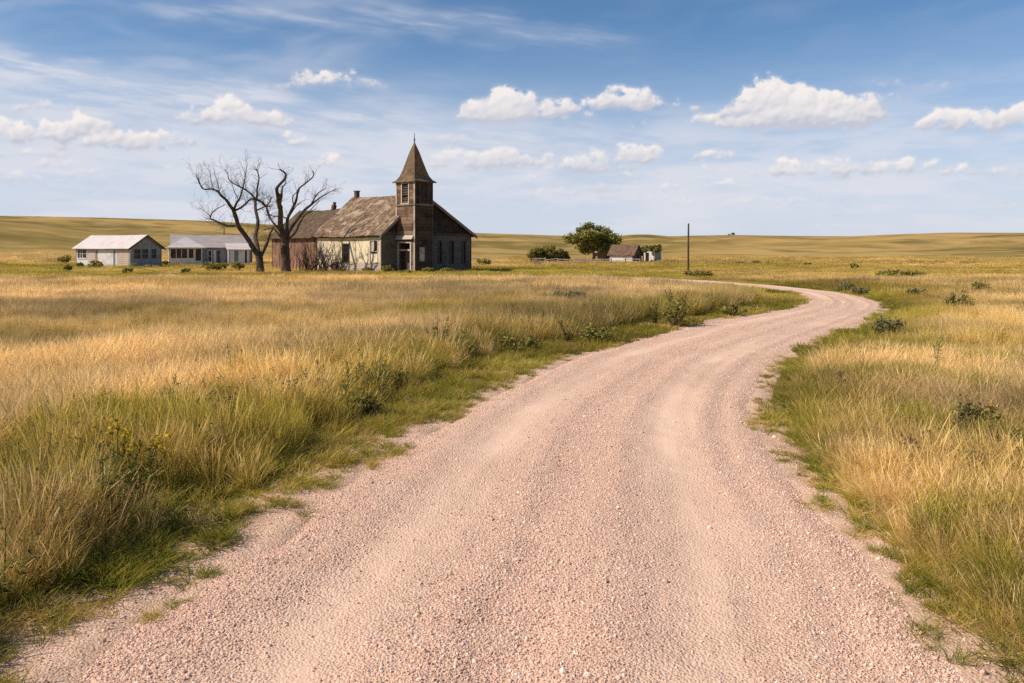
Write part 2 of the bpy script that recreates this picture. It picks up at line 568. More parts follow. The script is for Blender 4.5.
def greenness(x, y, sd, left):
    """0 straw .. 1 fresh green, from where on the prairie the spot lies"""
    n1 = fbm(x / 9, y / 6, 51, 4); n2 = fbm(x / 26, y / 8, 52, 4); n3 = fbm(x / 1.6, y / 1.6, 53, 3)
    g = 0.15 + 0.26 * sstep(0.55, 0.68, n1) + 0.3 * (n3 - 0.5) + 0.18 * sstep(.58, .7, n2) * (y < 60)
    r = np.hypot(x, y)
    band = sstep(54, 60, y) * (1 - sstep(92, 125, y)) * (1 - sstep(8, 30, x))
    g = np.maximum(g, band * (0.30 + 0.36 * sstep(0.38, 0.6, n2)))
    farm = sstep(56, 66, y) * (1 - sstep(108, 125, y)) * sstep(2, 12, x) * (1 - sstep(60, 80, x))
    g = np.maximum(g, farm * sstep(0.42, 0.62, fbm(x / 16, y / 5, 57, 4)) * 0.55)
    strip = sstep(96, 101, y) * (1 - sstep(108, 113, y)) * sstep(3, 8, x) * (1 - sstep(34, 50, x))
    g = np.maximum(g, strip * 0.60)
    ws = short_width(y, left)
    g = np.where(sd < ws, np.maximum(g, 0.92 - 0.55 * n3), g)
    tv = left & (sd >= ws) & (sd < ws + tall_width(x, y))
    g = np.where(tv, np.maximum(g, 0.62 + 0.12 * (y < 9) + 0.7 * (n3 - 0.5) + 0.3 * (n1 - .5)), g)
    rv = (~left) & (sd >= ws)
    fade = np.exp(-np.maximum(sd - ws, 0) / 2.2)
    g = np.where(rv, np.maximum(g, 0.30 + 0.40 * fade * sstep(0.35, 0.6, n3 * .5 + n1 * .5) + 0.25 * (n1 - .45) + 0.55 * (fbm(x / 0.75, y / 0.75, 59, 3) - .45)), g)
    g = np.where((~left) & (y < 9) & (sd < 4), g + 0.14, g)
    bend = (~left) & (y > 15) & (y < 50)
    g = np.where(bend, np.maximum(g, 0.78 * np.exp(-(np.maximum(sd, 0) / 2.6) ** 2)), g)
    return np.clip(g, 0.0, 1.0)


def short_width(y, left):
    w = np.interp(y, [0, 7, 10, 14, 22, 27, 32, 40, 60], [0.62, 0.66, 0.95, 1.35, 1.3, 1.6, 2.0, 1.6, 0.8])
    return np.where(left, w, np.interp(y, [0, 6, 10, 14, 60], [0.06, 0.16, 0.35, 0.5, 0.6]))


def tall_width(x, y):
    return np.interp(y, [0, 6, 12, 25, 33, 36], [2.4, 2.4, 2.0, 1.9, 1.6, 0.6]) * (0.8 + 0.5 * fbm(x / 1.9, y / 1.9, 77, 3))


def g_color(g):
    st = np.array([0.0, 0.22, 0.45, 0.7, 1.0])
    cs = np.array([(0.68, 0.45, 0.18), (0.58, 0.37, 0.115), (0.43, 0.30, 0.072), (0.29, 0.24, 0.048), (0.18, 0.18, 0.036)])
    return np.stack([np.interp(g, st, cs[:, k]) for k in range(3)], 1)


def build_terrain():
    a_in = np.radians(np.linspace(-42, 42, 460)); a_out = np.radians(np.linspace(42, 318, 70)[1:-1])
    ang = np.concatenate([a_in, a_out])
    rr = [0.6]
    while rr[-1] < 6000: rr.append(rr[-1] * 1.0135)
    rr = np.array(rr)
    A, RR = np.meshgrid(ang, rr)
    x = (np.sin(A) * RR).ravel(); y = (np.cos(A) * RR).ravel()
    sd, left = road_dist(x, y)
    z = height(x, y, sd)
    na = len(ang); nr = len(rr)
    i, j = np.meshgrid(np.arange(nr - 1), np.arange(na), indexing='ij')
    j2 = (j + 1) % na
    faces = np.stack([i * na + j, (i + 1) * na + j, (i + 1) * na + j2, i * na + j2], -1).reshape(-1, 4)[:, ::-1]
    V = np.stack([x, y, z], 1)
    V = np.vstack([V, [[0, 0, -0.08]]])
    g = greenness(x, y, sd, left)
    col = g_color(g)
    r = np.hypot(x, y)
    soil = np.array([0.17, 0.115, 0.06])
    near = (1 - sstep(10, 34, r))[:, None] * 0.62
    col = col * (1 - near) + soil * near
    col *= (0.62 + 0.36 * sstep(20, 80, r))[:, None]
    # pale wheel tracks that lead off to the church
    d1 = seg_dist(x, y, catmull(TRACK, 6)); d2 = seg_dist(x, y, catmull(TRACK2, 6))
    k1 = ((1 - sstep(0.5, 1.2, d1)) * 0.55)[:, None]; k2 = ((1 - sstep(0.4, 1.2, d2)) * 0.5)[:, None]
    pale = np.array([0.52, 0.38, 0.24])
    col = col * (1 - k1) + pale * k1; col = col * (1 - k2) + pale * k2
    col4 = np.concatenate([col, np.ones((len(col), 1))], 1)
    col4 = np.vstack([col4, [[.3, .2, .1, 1]]])
    gw = np.where(left, 0.50, 0.22) * np.where(y < 9, 1.2, 0.5)
    gravelly = np.append(1 - sstep(0.0, 1, np.maximum(sd, 0) / np.maximum(gw * 2, 0.05)), 1.0)
    far = np.append(sstep(95, 250, r), 0.0)
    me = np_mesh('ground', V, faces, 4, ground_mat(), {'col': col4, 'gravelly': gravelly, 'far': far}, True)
    o = bpy.data.objects.new('ground', me); COL.objects.link(o)
    # centre fan
    bm_v = len(V) - 1
    tag(o, kind='structure', label='rolling dry prairie ground rising to low golden hills')
    return o


build_terrain()

NT_ROAD = 90


def build_road():
    def resample(line, n):
        d = np.concatenate([[0], np.cumsum(np.hypot(*np.diff(line, axis=0).T))])
        # denser near the camera
        dist = np.hypot(line[:, 0], line[:, 1])
        w = np.concatenate([[0], np.cumsum(np.hypot(*np.diff(line, axis=0).T) / np.maximum(dist[1:], 2.0))])
        s = np.linspace(0, w[-1], n)
        return np.stack([np.interp(s, w, line[:, 0]), np.interp(s, w, line[:, 1])], 1)
    n = 700
    Lr = resample(Ls, n); Rr = resample(Rs, n)
    t = np.linspace(-0.03, 1.03, NT_ROAD)
    P = Lr[:, None, :] * (1 - t)[None, :, None] + Rr[:, None, :] * t[None, :, None]
    # ragged edges
    x = P[..., 0]; y = P[..., 1]
    r = np.hypot(x, y)
    e = np.abs(t - 0.5)[None, :] * 2
    nx = fbm(x / 0.8, y / 0.8, 91, 4) - 0.5
    wv = np.gradient(np.arange(n)) * 0
    lat = (Rr - Lr); lat = lat / np.linalg.norm(lat, axis=1, keepdims=True)
    off = nx * 0.5 * sstep(0.8, 1.0, e)
    x = x + lat[:, None, 0] * off; y = y + lat[:, None, 1] * off
    tt = np.broadcast_to(t[None, :], x.shape)
    wob = (fbm(np.arange(n) / 70.0, np.zeros(n), 93, 3) - 0.5)[:, None] * 0.05

    def bump(c, w): return np.exp(-((tt - c - wob) / w) ** 2)
    track = np.clip(bump(0.27, 0.075) + bump(0.70, 0.085) + 0.55 * bump(0.50, 0.035) + 0.3 * bump(0.86, .03), 0, 1)
    arc = np.cumsum(np.concatenate([[0], np.hypot(*np.diff((Lr + Rr) / 2, axis=0).T)]))[:, None] + 0 * tt
    thin_ = fbm(tt * 26 + (wob * 40), arc * 0.22, 96, 4, 0.6)
    track = track * (0.25 + 0.75 * sstep(.3, .65, fbm(arc / 3.5, tt * 5, 98, 3))) * 0.75
    track = np.clip(track * 1.0 + 0.8 * (thin_ - 0.40), 0, 1) * (0.6 + 0.6 * fbm(x / 1.1, y / 1.1, 95, 3))
    z = 0.03 * (1 - e ** 2) - 0.022 * track + (fbm(x / 0.5, y / 0.5, 94, 3) - 0.5) * 0.03 + (fbm(x / 0.12, y / 0.12, 97, 2) - .5) * 0.016 * (1 - track) + (thin_ - .5) * 0.022
    z = z + 0.012 * bump(0.40, 0.03) + 0.012 * bump(0.585, 0.03) + 0.010 * bump(.8, .03) + 0.010 * bump(.14, .03)
    z = z - 0.045 * sstep(0.80, 1.06, e) + 0.012
    V = np.stack([x.ravel(), y.ravel(), z.ravel()], 1)
    i, j = np.meshgrid(np.arange(n - 1), np.arange(NT_ROAD - 1), indexing='ij')
    fc = np.stack([i * NT_ROAD + j, i * NT_ROAD + j + 1, (i + 1) * NT_ROAD + j + 1, (i + 1) * NT_ROAD + j], -1).reshape(-1, 4)
    me = np_mesh('gravel_road', V, fc, 4, road_mat(), {'track': np.clip(track, 0, 1).ravel(), 'edge': sstep(0.86, 1.04, e + 0 * x).ravel()}, True)
    o = bpy.data.objects.new('gravel_road', me); COL.objects.link(o)
    tag(o, kind='structure', label='pink gravel road curving away to the right')
    return V.reshape(n, NT_ROAD, 3), Lr, Rr


ROADV, ROADL, ROADR = build_road()


# ---------------------------------------------------------------- grass and gravel prototypes (unlinked collections, used only by geometry nodes)
def tuft_mesh(name, nb, h, spread, width, lean, curl, mat, seed, seedhead=0.15, segs=4, hvar=0.5, flat=0.0):
    g = np.random.default_rng(seed)
    vs = []; fs = []; at = []
    for b in range(nb):
        a = g.uniform(0, 2 * math.pi); rr = spread * math.sqrt(g.uniform())
        bx, by = rr * math.cos(a), rr * math.sin(a)
        hh = h * (1 - hvar * g.uniform() ** 1.4)
        aim = a + g.normal(0, 0.9)
        ln = lean * abs(g.normal(0.6, 0.5)) + flat * g.uniform(0.4, 1.0)
        cu = curl * g.uniform(0.2, 1.0)
        head = g.uniform() < seedhead
        wd = width * g.uniform(0.6, 1.25)
        tw = g.uniform(0, math.pi)
        px, py = math.cos(tw), math.sin(tw)
        o = len(vs); rnd = g.uniform(); rnd2 = g.uniform()
        if head: hh *= 1.15; cu *= 0.5
        for s in range(segs + 1):
            t = s / segs
            d = hh * (ln * t + cu * t * t)
            z = hh * t * (1 - 0.25 * min(1.0, ln + cu) * t) - 0.02 * (s == 0)
            if flat: z = hh * (t * (1 - flat * 0.4) - cu * 0.55 * t * t)
            if head:
                w = wd * (0.4 if t < 0.7 else (1.5 if t < 0.95 else 0.2))
            else:
                w = wd * (0.75 + 0.4 * t if t < 0.4 else (1.0 - t) * 1.55 + 0.06)
            cx = bx + math.cos(aim) * d; cy = by + math.sin(aim) * d
            vs.append((cx - px * w / 2, cy - py * w / 2, z)); vs.append((cx + px * w / 2, cy + py * w / 2, z))
            q = (rnd if not head else rnd * 0.25, t, rnd2, 1)
            at.append(q); at.append(q)
        for s in range(segs):
            fs.append((o + 2 * s, o + 2 * s + 1, o + 2 * s + 3, o + 2 * s + 2))
    me = np_mesh(name, vs, fs, 4, mat, {'bl': np.array(at)})
    return bpy.data.objects.new(name, me)


def proto_collection(name, objs):
    c = bpy.data.collections.new(name)
    for o in objs: c.objects.link(o)
    return c


def scatter(name, coll, P, rot, scl, idx, tint, label, hide=False):
    me = bpy.data.meshes.new(name)
    P = np.asarray(P, np.float32)
    me.vertices.add(len(P)); me.vertices.foreach_set('co', P.ravel())
    for nm, a in (('rot', rot), ('scl', scl), ('tint', tint)):
        at = me.attributes.new(nm, 'FLOAT_VECTOR', 'POINT'); at.data.foreach_set('vector', np.asarray(a, np.float32).ravel())
    at = me.attributes.new('idx', 'INT', 'POINT'); at.data.foreach_set('value', np.asarray(idx, np.int32))
    o = bpy.data.objects.new(name, me); COL.objects.link(o)
    tag(o, label=label, kind='stuff')
    t = bpy.data.node_groups.new(name + '_scatter', 'GeometryNodeTree')
    t.interface.new_socket('Geometry', in_out='INPUT', socket_type='NodeSocketGeometry')
    t.interface.new_socket('Geometry', in_out='OUTPUT', socket_type='NodeSocketGeometry')
    gi = t.nodes.new('NodeGroupInput'); go = t.nodes.new('NodeGroupOutput')
    ci = t.nodes.new('GeometryNodeCollectionInfo'); ci.inputs[0].default_value = coll
    ci.inputs['Separate Children'].default_value = True; ci.inputs['Reset Children'].default_value = True
    ip = t.nodes.new('GeometryNodeInstanceOnPoints'); ip.inputs['Pick Instance'].default_value = True

    def na(nm, ty):
        n = t.nodes.new('GeometryNodeInputNamedAttribute'); n.data_type = ty; n.inputs['Name'].default_value = nm
        return [s for s in n.outputs if s.enabled and s.name == 'Attribute'][0]
    t.links.new(gi.outputs[0], ip.inputs['Points'])
    t.links.new(ci.outputs[0], ip.inputs['Instance'])
    t.links.new(na('idx', 'INT'), ip.inputs['Instance Index'])
    e2r = t.nodes.new('FunctionNodeEulerToRotation')
    t.links.new(na('rot', 'FLOAT_VECTOR'), e2r.inputs[0])
    t.links.new(e2r.outputs[0], ip.inputs['Rotation'])
    t.links.new(na('scl', 'FLOAT_VECTOR'), ip.inputs['Scale'])
    t.links.new(ip.outputs[0], go.inputs[0])
    md = o.modifiers.new('scatter', 'NODES'); md.node_group = t
    return o


GM = grass_mat()
NV = 6
tall = proto_collection('tall_tufts', [tuft_mesh('tall_tuft', 84, 0.52, 0.10, 0.0056, 0.34, 0.42, GM, 100 + i, 0.20, 5) for i in range(NV)])
short = proto_collection('short_tufts', [tuft_mesh('short_tuft', 34, 0.19, 0.07, 0.0060, 0.55, 0.8, GM, 200 + i, 0.0, 3, 0.6) for i in range(NV)])
flatc = proto_collection('sprawl_tufts', [tuft_mesh('sprawl_tuft', 80, 0.13, 0.075, 0.0060, 0.6, 0.9, GM, 250 + i, 0.0, 3, 0.7, 0.6) for i in range(NV)])
wispy = proto_collection('wispy_tufts', [tuft_mesh('wispy_tuft', 46, 0.46, 0.13, 0.0055, 0.50, 0.62, GM, 300 + i, 0.45, 4, 0.45) for i in range(NV)])
mid = proto_collection('mid_tufts', [tuft_mesh('mid_tuft', 100, 0.46, 0.27, 0.010, 0.38, 0.35, GM, 400 + i, 0.3, 3, 0.55) for i in range(NV)])
midshort = proto_collection('mid_short_tufts', [tuft_mesh('mid_short_tuft', 70, 0.13, 0.26, 0.014, 0.6, 0.8, GM, 450 + i, 0.0, 2, 0.6) for i in range(NV)])
farp = proto_collection('far_patches', [tuft_mesh('far_patch', 170, 0.42, 0.75, 0.020, 0.35, 0.3, GM, 500 + i, 0.25, 2, 0.6) for i in range(NV)])
vfar = proto_collection('distant_patches', [tuft_mesh('distant_patch', 190, 0.42, 1.9, 0.05, 0.3, 0.3, GM, 600 + i, 0.2, 2, 0.65) for i in range(NV)])


def weed_proto(name, seed, mat):
    g = np.random.default_rng(seed)
    V = []; Q = []; at = []

    def quad(a, b, c, d, tone):
        o = len(V); V.extend([tuple(a), tuple(b), tuple(c), tuple(d)]); Q.append((o, o + 1, o + 2, o + 3)); at.extend([(tone, 0, 0, 1)] * 4)
    for s in range(int(g.integers(4, 9))):
        a = g.uniform(0, 6.283); sp = g.uniform(.05, .22); hh = 0.55 * g.uniform(.6, 1)
        pts = [Vector((math.cos(a) * sp * k ** 1.3, math.sin(a) * sp * k ** 1.3, hh * k - .02)) for k in np.linspace(0, 1, 6)]
        for i in range(5):
            w = Vector((.0035, 0, 0)) if s % 2 else Vector((0, .0035, 0))
            quad(pts[i] - w, pts[i] + w, pts[i + 1] + w * .7, pts[i + 1] - w * .7, .1)
        for i in range(26):
            k = g.uniform(.1, 1) ** .8 * 4.99; p = pts[int(k)].lerp(pts[int(k) + 1], k - int(k))
            az = g.uniform(0, 6.283); L = g.uniform(.03, .085) * (1.25 - .13 * k)
            d = Vector((math.cos(az), math.sin(az), g.uniform(-.1, .9))).normalized(); sd_ = d.cross(Vector((0, 0, 1))).normalized() * L * .2
            quad(p, p + d * L * .5 + sd_, p + d * L - Vector((0, 0, L * .15)), p + d * L * .5 - sd_, g.uniform(.2, .9))
        for i in range(5):
            p = pts[-1] + Vector(g.normal(0, .012, 3)); q = [p + Vector(g.normal(0, .008, 3)) for _ in range(4)]
            quad(*q, 0.5)
    return bpy.data.objects.new(name, np_mesh(name, V, Q, 4, mat, {'bl': np.array(at)}))


def weed_material():
    m, nt = new_mat('verge_weed_leaf')
    tint = nt.sep(nt.attr('tint', 'INSTANCER').outputs['Vector']); bl = nt.sep(nt.attr('bl').outputs['Vector'])
    c = nt.ramp(tint[0], [(0, (0.30, 0.20, 0.10)), (0.2, (0.36, 0.30, 0.10)), (0.5, (0.25, 0.245, 0.06)), (1, (0.15, 0.175, 0.05))])
    b = nt.math('ADD', 0.6, nt.math('MULTIPLY', bl[0], 0.75))
    leafy(nt, nt.mix(1.0, c, nt.comb(b, b, b), 'MULTIPLY'), 0.35)
    return m


WM = weed_material()
weedc = proto_collection('weed_plants', [weed_proto('weed_plant', 800 + i, WM) for i in range(NV)])


def sample_polar(n, r0, r1, amax=50):
    r = np.sqrt(rng.uniform(r0 ** 2, r1 ** 2, n)); a = np.radians(rng.uniform(-amax, amax, n))
    return r * np.sin(a), r * np.cos(a)


def sector_area(r0, r1, amax=50):
    return 0.5 * (r1 ** 2 - r0 ** 2) * 2 * math.radians(amax)


KEEP_OUT = []     # (x, y, radius) of spots tall grass stays out of


def put(name, coll, x, y, sd, scale, g, bright, label, tilt=0.10, zs=None, var=0.55):
    n = len(x)
    g = np.clip(g + rng.normal(0, 0.11, n) * (var > .2) - 0.35 * (rng.uniform(size=n) < .07) * (var > .2), 0, 1)
    z = height(x, y, sd)
    rot = np.stack([rng.normal(0, tilt, n), rng.normal(0.05, tilt, n), rng.uniform(0, 6.283, n)], 1)
    zs = scale if zs is None else zs
    scl = np.stack([scale, scale, zs], 1)
    return scatter(name, coll, np.stack([x, y, z], 1), rot, scl, rng.integers(0, NV, n), np.stack([g, bright, 0 * g + var], 1), label)


def bright_at(x, y):
    return np.clip(0.5 + 1.5 * (fbm(x / 3.2, y / 2.2, 61, 4) - 0.5) + 0.9 * (fbm(x / 13, y / 8, 65, 3) - .5) + rng.normal(0, 0.10, len(x)), 0, 1)


def field_scale(x, y):
    return 0.50 + 0.75 * fbm(x / 2.3, y / 2.3, 63, 3) + 0.5 * fbm(x / 9, y / 7, 67, 2)


def grass():
    # -- the tall strip beside the road and the prairie behind it, near
    for (r0, r1, dt, dw, ct, cw, wid) in ((1.2, 9.5, 95, 70, tall, wispy, 1.0), (9.5, 17, 46, 42, tall, wispy, 1.25)):
        n = int(sector_area(r0, r1) * dt); x, y = sample_polar(n, r0, r1)
        sd, left = road_dist(x, y)
        ws = short_width(y, left); tw = tall_width(x, y)
        tv = left & (sd > ws + 0.35 * (fbm(x / .5, y / .5, 71, 2) - .5)) & (sd < ws + tw)
        # tussocky: dense hearts with gaps between
        cl = fbm(x / 0.42, y / 0.42, 73, 2)
        tv &= cl > 0.40
        rt = (~left) & (sd > ws * (0.3 + cl)) & (cl > 0.42) & (rng.uniform(size=n) < 0.30 + 0.5 * (fbm(x / 1.4, y / 1.4, 79, 3) > .52))
        k = tv | rt
        x, y, sd, left, cl = x[k], y[k], sd[k], left[k], cl[k]
        g = greenness(x, y, sd, left)
        edge = np.clip((sd - short_width(y, left)) / 0.5, 0, 1)
        s = (0.62 + 0.75 * cl) * (0.55 + 0.45 * edge) * np.where(left, 1.0, 0.60) * rng.uniform(0.8, 1.15, len(x))
        put('tall_grass', ct, x, y, sd, s * wid ** .5, g, bright_at(x, y), 'tall green and straw coloured grass along the road', zs=s)
        n = int(sector_area(r0, r1) * dw); x, y = sample_polar(n, r0, r1)
        sd, left = road_dist(x, y)
        ws = short_width(y, left); tw = tall_width(x, y)
        k = (left & (sd > ws + tw * 0.9)) | ((~left) & (sd > ws + 0.25 * (fbm(x / .5, y / .5, 71, 2) - .3)))
        x, y, sd, left = x[k], y[k], sd[k], left[k]
        g = greenness(x, y, sd, left)
        s = field_scale(x, y) * np.where(left, 0.85, 0.64 * (0.45 + 0.55 * np.clip(sd / 0.9, 0, 1))) * rng.uniform(0.8, 1.15, len(x))
        put('dry_grass', cw, x, y, sd, s * wid ** .5, g, bright_at(x, y), 'dry golden prairie grass', zs=s, tilt=.2)
    # -- short green turf at the road's edge
    for (r0, r1, dens, coll) in ((1.2, 10, 170, short), (10, 20, 90, short)):
        n = int(sector_area(r0, r1) * dens); x, y = sample_polar(n, r0, r1)
        sd, left = road_dist(x, y)
        ws = short_width(y, left)
        pat = fbm(x / 0.35, y / 0.35, 81, 3)
        bare = np.where(left, np.where(y < 8.5, 0.85, 0.12), 0.20)
        pr = sstep(0.0, 1.0, np.clip((sd + 0.12) / (bare + .12), 0, 1))
        k = (sd > -0.3) & (sd < ws + 0.5) & (pat > np.where(y < 9, 0.68, 0.63) - np.where(y < 9, 0.26, 0.32) * pr)
        x, y, sd, left = x[k], y[k], sd[k], left[k]
        g = np.clip(greenness(x, y, sd, left) + 0.05, 0, 1)
        s = rng.uniform(0.55, 1.2, len(x)) * (0.55 + 0.5 * np.clip(sd / 0.7, 0, 1))
        put('short_grass', coll, x, y, sd, s, g, bright_at(x, y), 'short green grass at the edge of the gravel')
    n = int(sector_area(2.2, 22) * 60); x, y = sample_polar(n, 2.2, 22)
    sd, left = road_dist(x, y)
    lim = np.where(left, np.where(y < 9, 0.95, 0.5), 0.45)
    pch = fbm(x / 0.45, y / 0.45, 83, 3)
    k = (sd > -0.42) & (sd < lim) & (pch > 0.63 - 0.29 * sstep(-0.42, 0.35, sd))
    x, y, sd, left = x[k], y[k], sd[k], left[k]
    n = len(x)
    gg = np.where(rng.uniform(size=n) < .16, 0.2, 0.92) - rng.uniform(0, .2, n)
    put('creeping_grass', flatc, x, y, sd, rng.uniform(0.45, 1.25, n) * (0.55 + .45 * sstep(-.3, .3, sd)), gg, bright_at(x, y) * .8, 'low green grass mats creeping onto the gravel')
    # -- fresh bright green tussocks among the dry grass on the right and in the verge
    n = int(sector_area(3.5, 20) * 60); x, y = sample_polar(n, 3.5, 20)
    sd, left = road_dist(x, y)
    pch = fbm(x / 0.9 + 7, y / 0.9, 89, 2)
    k = (sd > short_width(y, left) + .15) & (sd < np.where(left, 3.0, 5.5)) & (pch > np.where(left, .70, .62))
    x, y, sd, left = x[k], y[k], sd[k], left[k]
    sc_ = rng.uniform(.6, 1.0, len(x)) * np.where(left, .95, .75)
    put('fresh_grass', tall, x, y, sd, sc_, np.full(len(x), 1.0), bright_at(x, y), 'fresh green grass tussocks among the dry grass', zs=sc_)
    # -- broad-leaved weeds growing through the grass
    n = int(sector_area(3, 30) * 6.5); x, y = sample_polar(n, 3, 30)
    sd, left = road_dist(x, y); ws = short_width(y, left); tw = tall_width(x, y)
    cl = fbm(x / 1.3, y / 1.3, 87, 3)
    k = (left & (sd > ws) & (sd < ws + tw * 1.05) & (cl > .42)) | ((~left) & (sd > ws + .3) & (sd < 12) & (cl > .55) & (rng.uniform(size=n) < .5))
    x, y, sd, left = x[k], y[k], sd[k], left[k]
    sc_ = rng.uniform(0.55, 1.25, len(x)) * np.where(left, 1.0, .75)
    put('verge_weeds', weedc, x, y, sd, sc_, rng.uniform(0.1, 1, len(x)), bright_at(x, y), 'leafy weeds growing through the verge grass', zs=sc_ * rng.uniform(.8, 1.15, len(x)))
    # -- middle distance
    n = int(sector_area(17, 36) * 15); x, y = sample_polar(n, 17, 36)
    sd, left = road_dist(x, y); ws = short_width(y, left); tw = tall_width(x, y)
    u = rng.uniform(size=n)
    tv = left & (sd > ws) & (sd < ws + tw)
    k = (sd > ws) & (tv | (u < 0.75))
    x, y, sd, left, tv = x[k], y[k], sd[k], left[k], tv[k]
    g = greenness(x, y, sd, left)
    s = np.where(tv, 1.05 + 0.55 * fbm(x / .8, y / .8, 85, 2), field_scale(x, y) * 0.80) * rng.uniform(0.75, 1.15, len(x))
    s = s * np.where(left, 1.0, 0.45 + 0.55 * np.clip(sd / 2.5, 0, 1))
    put('prairie_grass', mid, x, y, sd, np.clip(s, .6, 1.3), g, bright_at(x, y), 'golden prairie grass in the middle distance', zs=s, var=.35)
    n = int(sector_area(16, 48) * 26); x, y = sample_polar(n, 16, 48)
    sd, left = road_dist(x, y); ws = short_width(y, left)
    k = (sd > -0.1) & (sd < ws + 0.5) & (fbm(x / .8, y / .8, 86, 2) > np.where(sd < .3, .5, .3))
    x, y, sd, left = x[k], y[k], sd[k], left[k]
    put('verge_grass', midshort, x, y, sd, rng.uniform(0.7, 1.2, len(x)), np.clip(greenness(x, y, sd, left) + .05, 0, 1), bright_at(x, y), 'short green grass along the far road edge')
    # -- far
    n = int(sector_area(34, 72) * 3.6); x, y = sample_polar(n, 34, 72)
    sd, left = road_dist(x, y)
    dt = np.minimum(seg_dist(x, y, TRACK), seg_dist(x, y, TRACK2))
    k = (sd > short_width(y, left) + 0.6) & (dt > 1.3) & keep(x, y)
    x, y, sd, left = x[k], y[k], sd[k], left[k]
    s = field_scale(x, y) * rng.uniform(0.6, 1.1, len(x)) * (0.55 + .45 * np.clip(sd / 6, 0, 1))
    put('far_grass', farp, x, y, sd, np.clip(s, .6, 1.3), greenness(x, y, sd, left), bright_at(x, y), 'dry grass of the field before the buildings', var=.18, zs=s * (0.75 + 0.35 * (fbm(x / 6, y / 3, 88, 3))) * (1 - 0.72 * sstep(48, 58, y)))
    n = int(sector_area(70, 190) * 0.42); x, y = sample_polar(n, 70, 190)
    sd = np.full(n, 50.0); left = x < 0
    k = keep(x, y)
    x, y, sd, left = x[k], y[k], sd[k], left[k]
    s = rng.uniform(0.6, 1.2, len(x)) * (0.6 + 0.6 * fbm(x / 12, y / 6, 89, 3))
    put('distant_grass', vfar, x, y, sd, np.clip(s, .6, 1.2), greenness(x, y, sd, left), bright_at(x, y), 'distant dry grass around the buildings', var=.10, zs=s * (0.22 + 0.4 * sstep(85, 110, y) * (1 - sstep(125, 185, y))))


FOOT = []      # building footprints grass keeps out of: (origin, theta, x0, x1, y0, y1)


def keep(x, y):
    k = np.ones(len(x), bool)
    for (o, th, x0, x1, y0, y1) in FOOT:
        c, s = math.cos(th), math.sin(th)
        lx = (x - o[0]) * c + (y - o[1]) * s; ly = -(x - o[0]) * s + (y - o[1]) * c
        k &= ~((lx > x0) & (lx < x1) & (ly > y0) & (ly < y1))
    return k


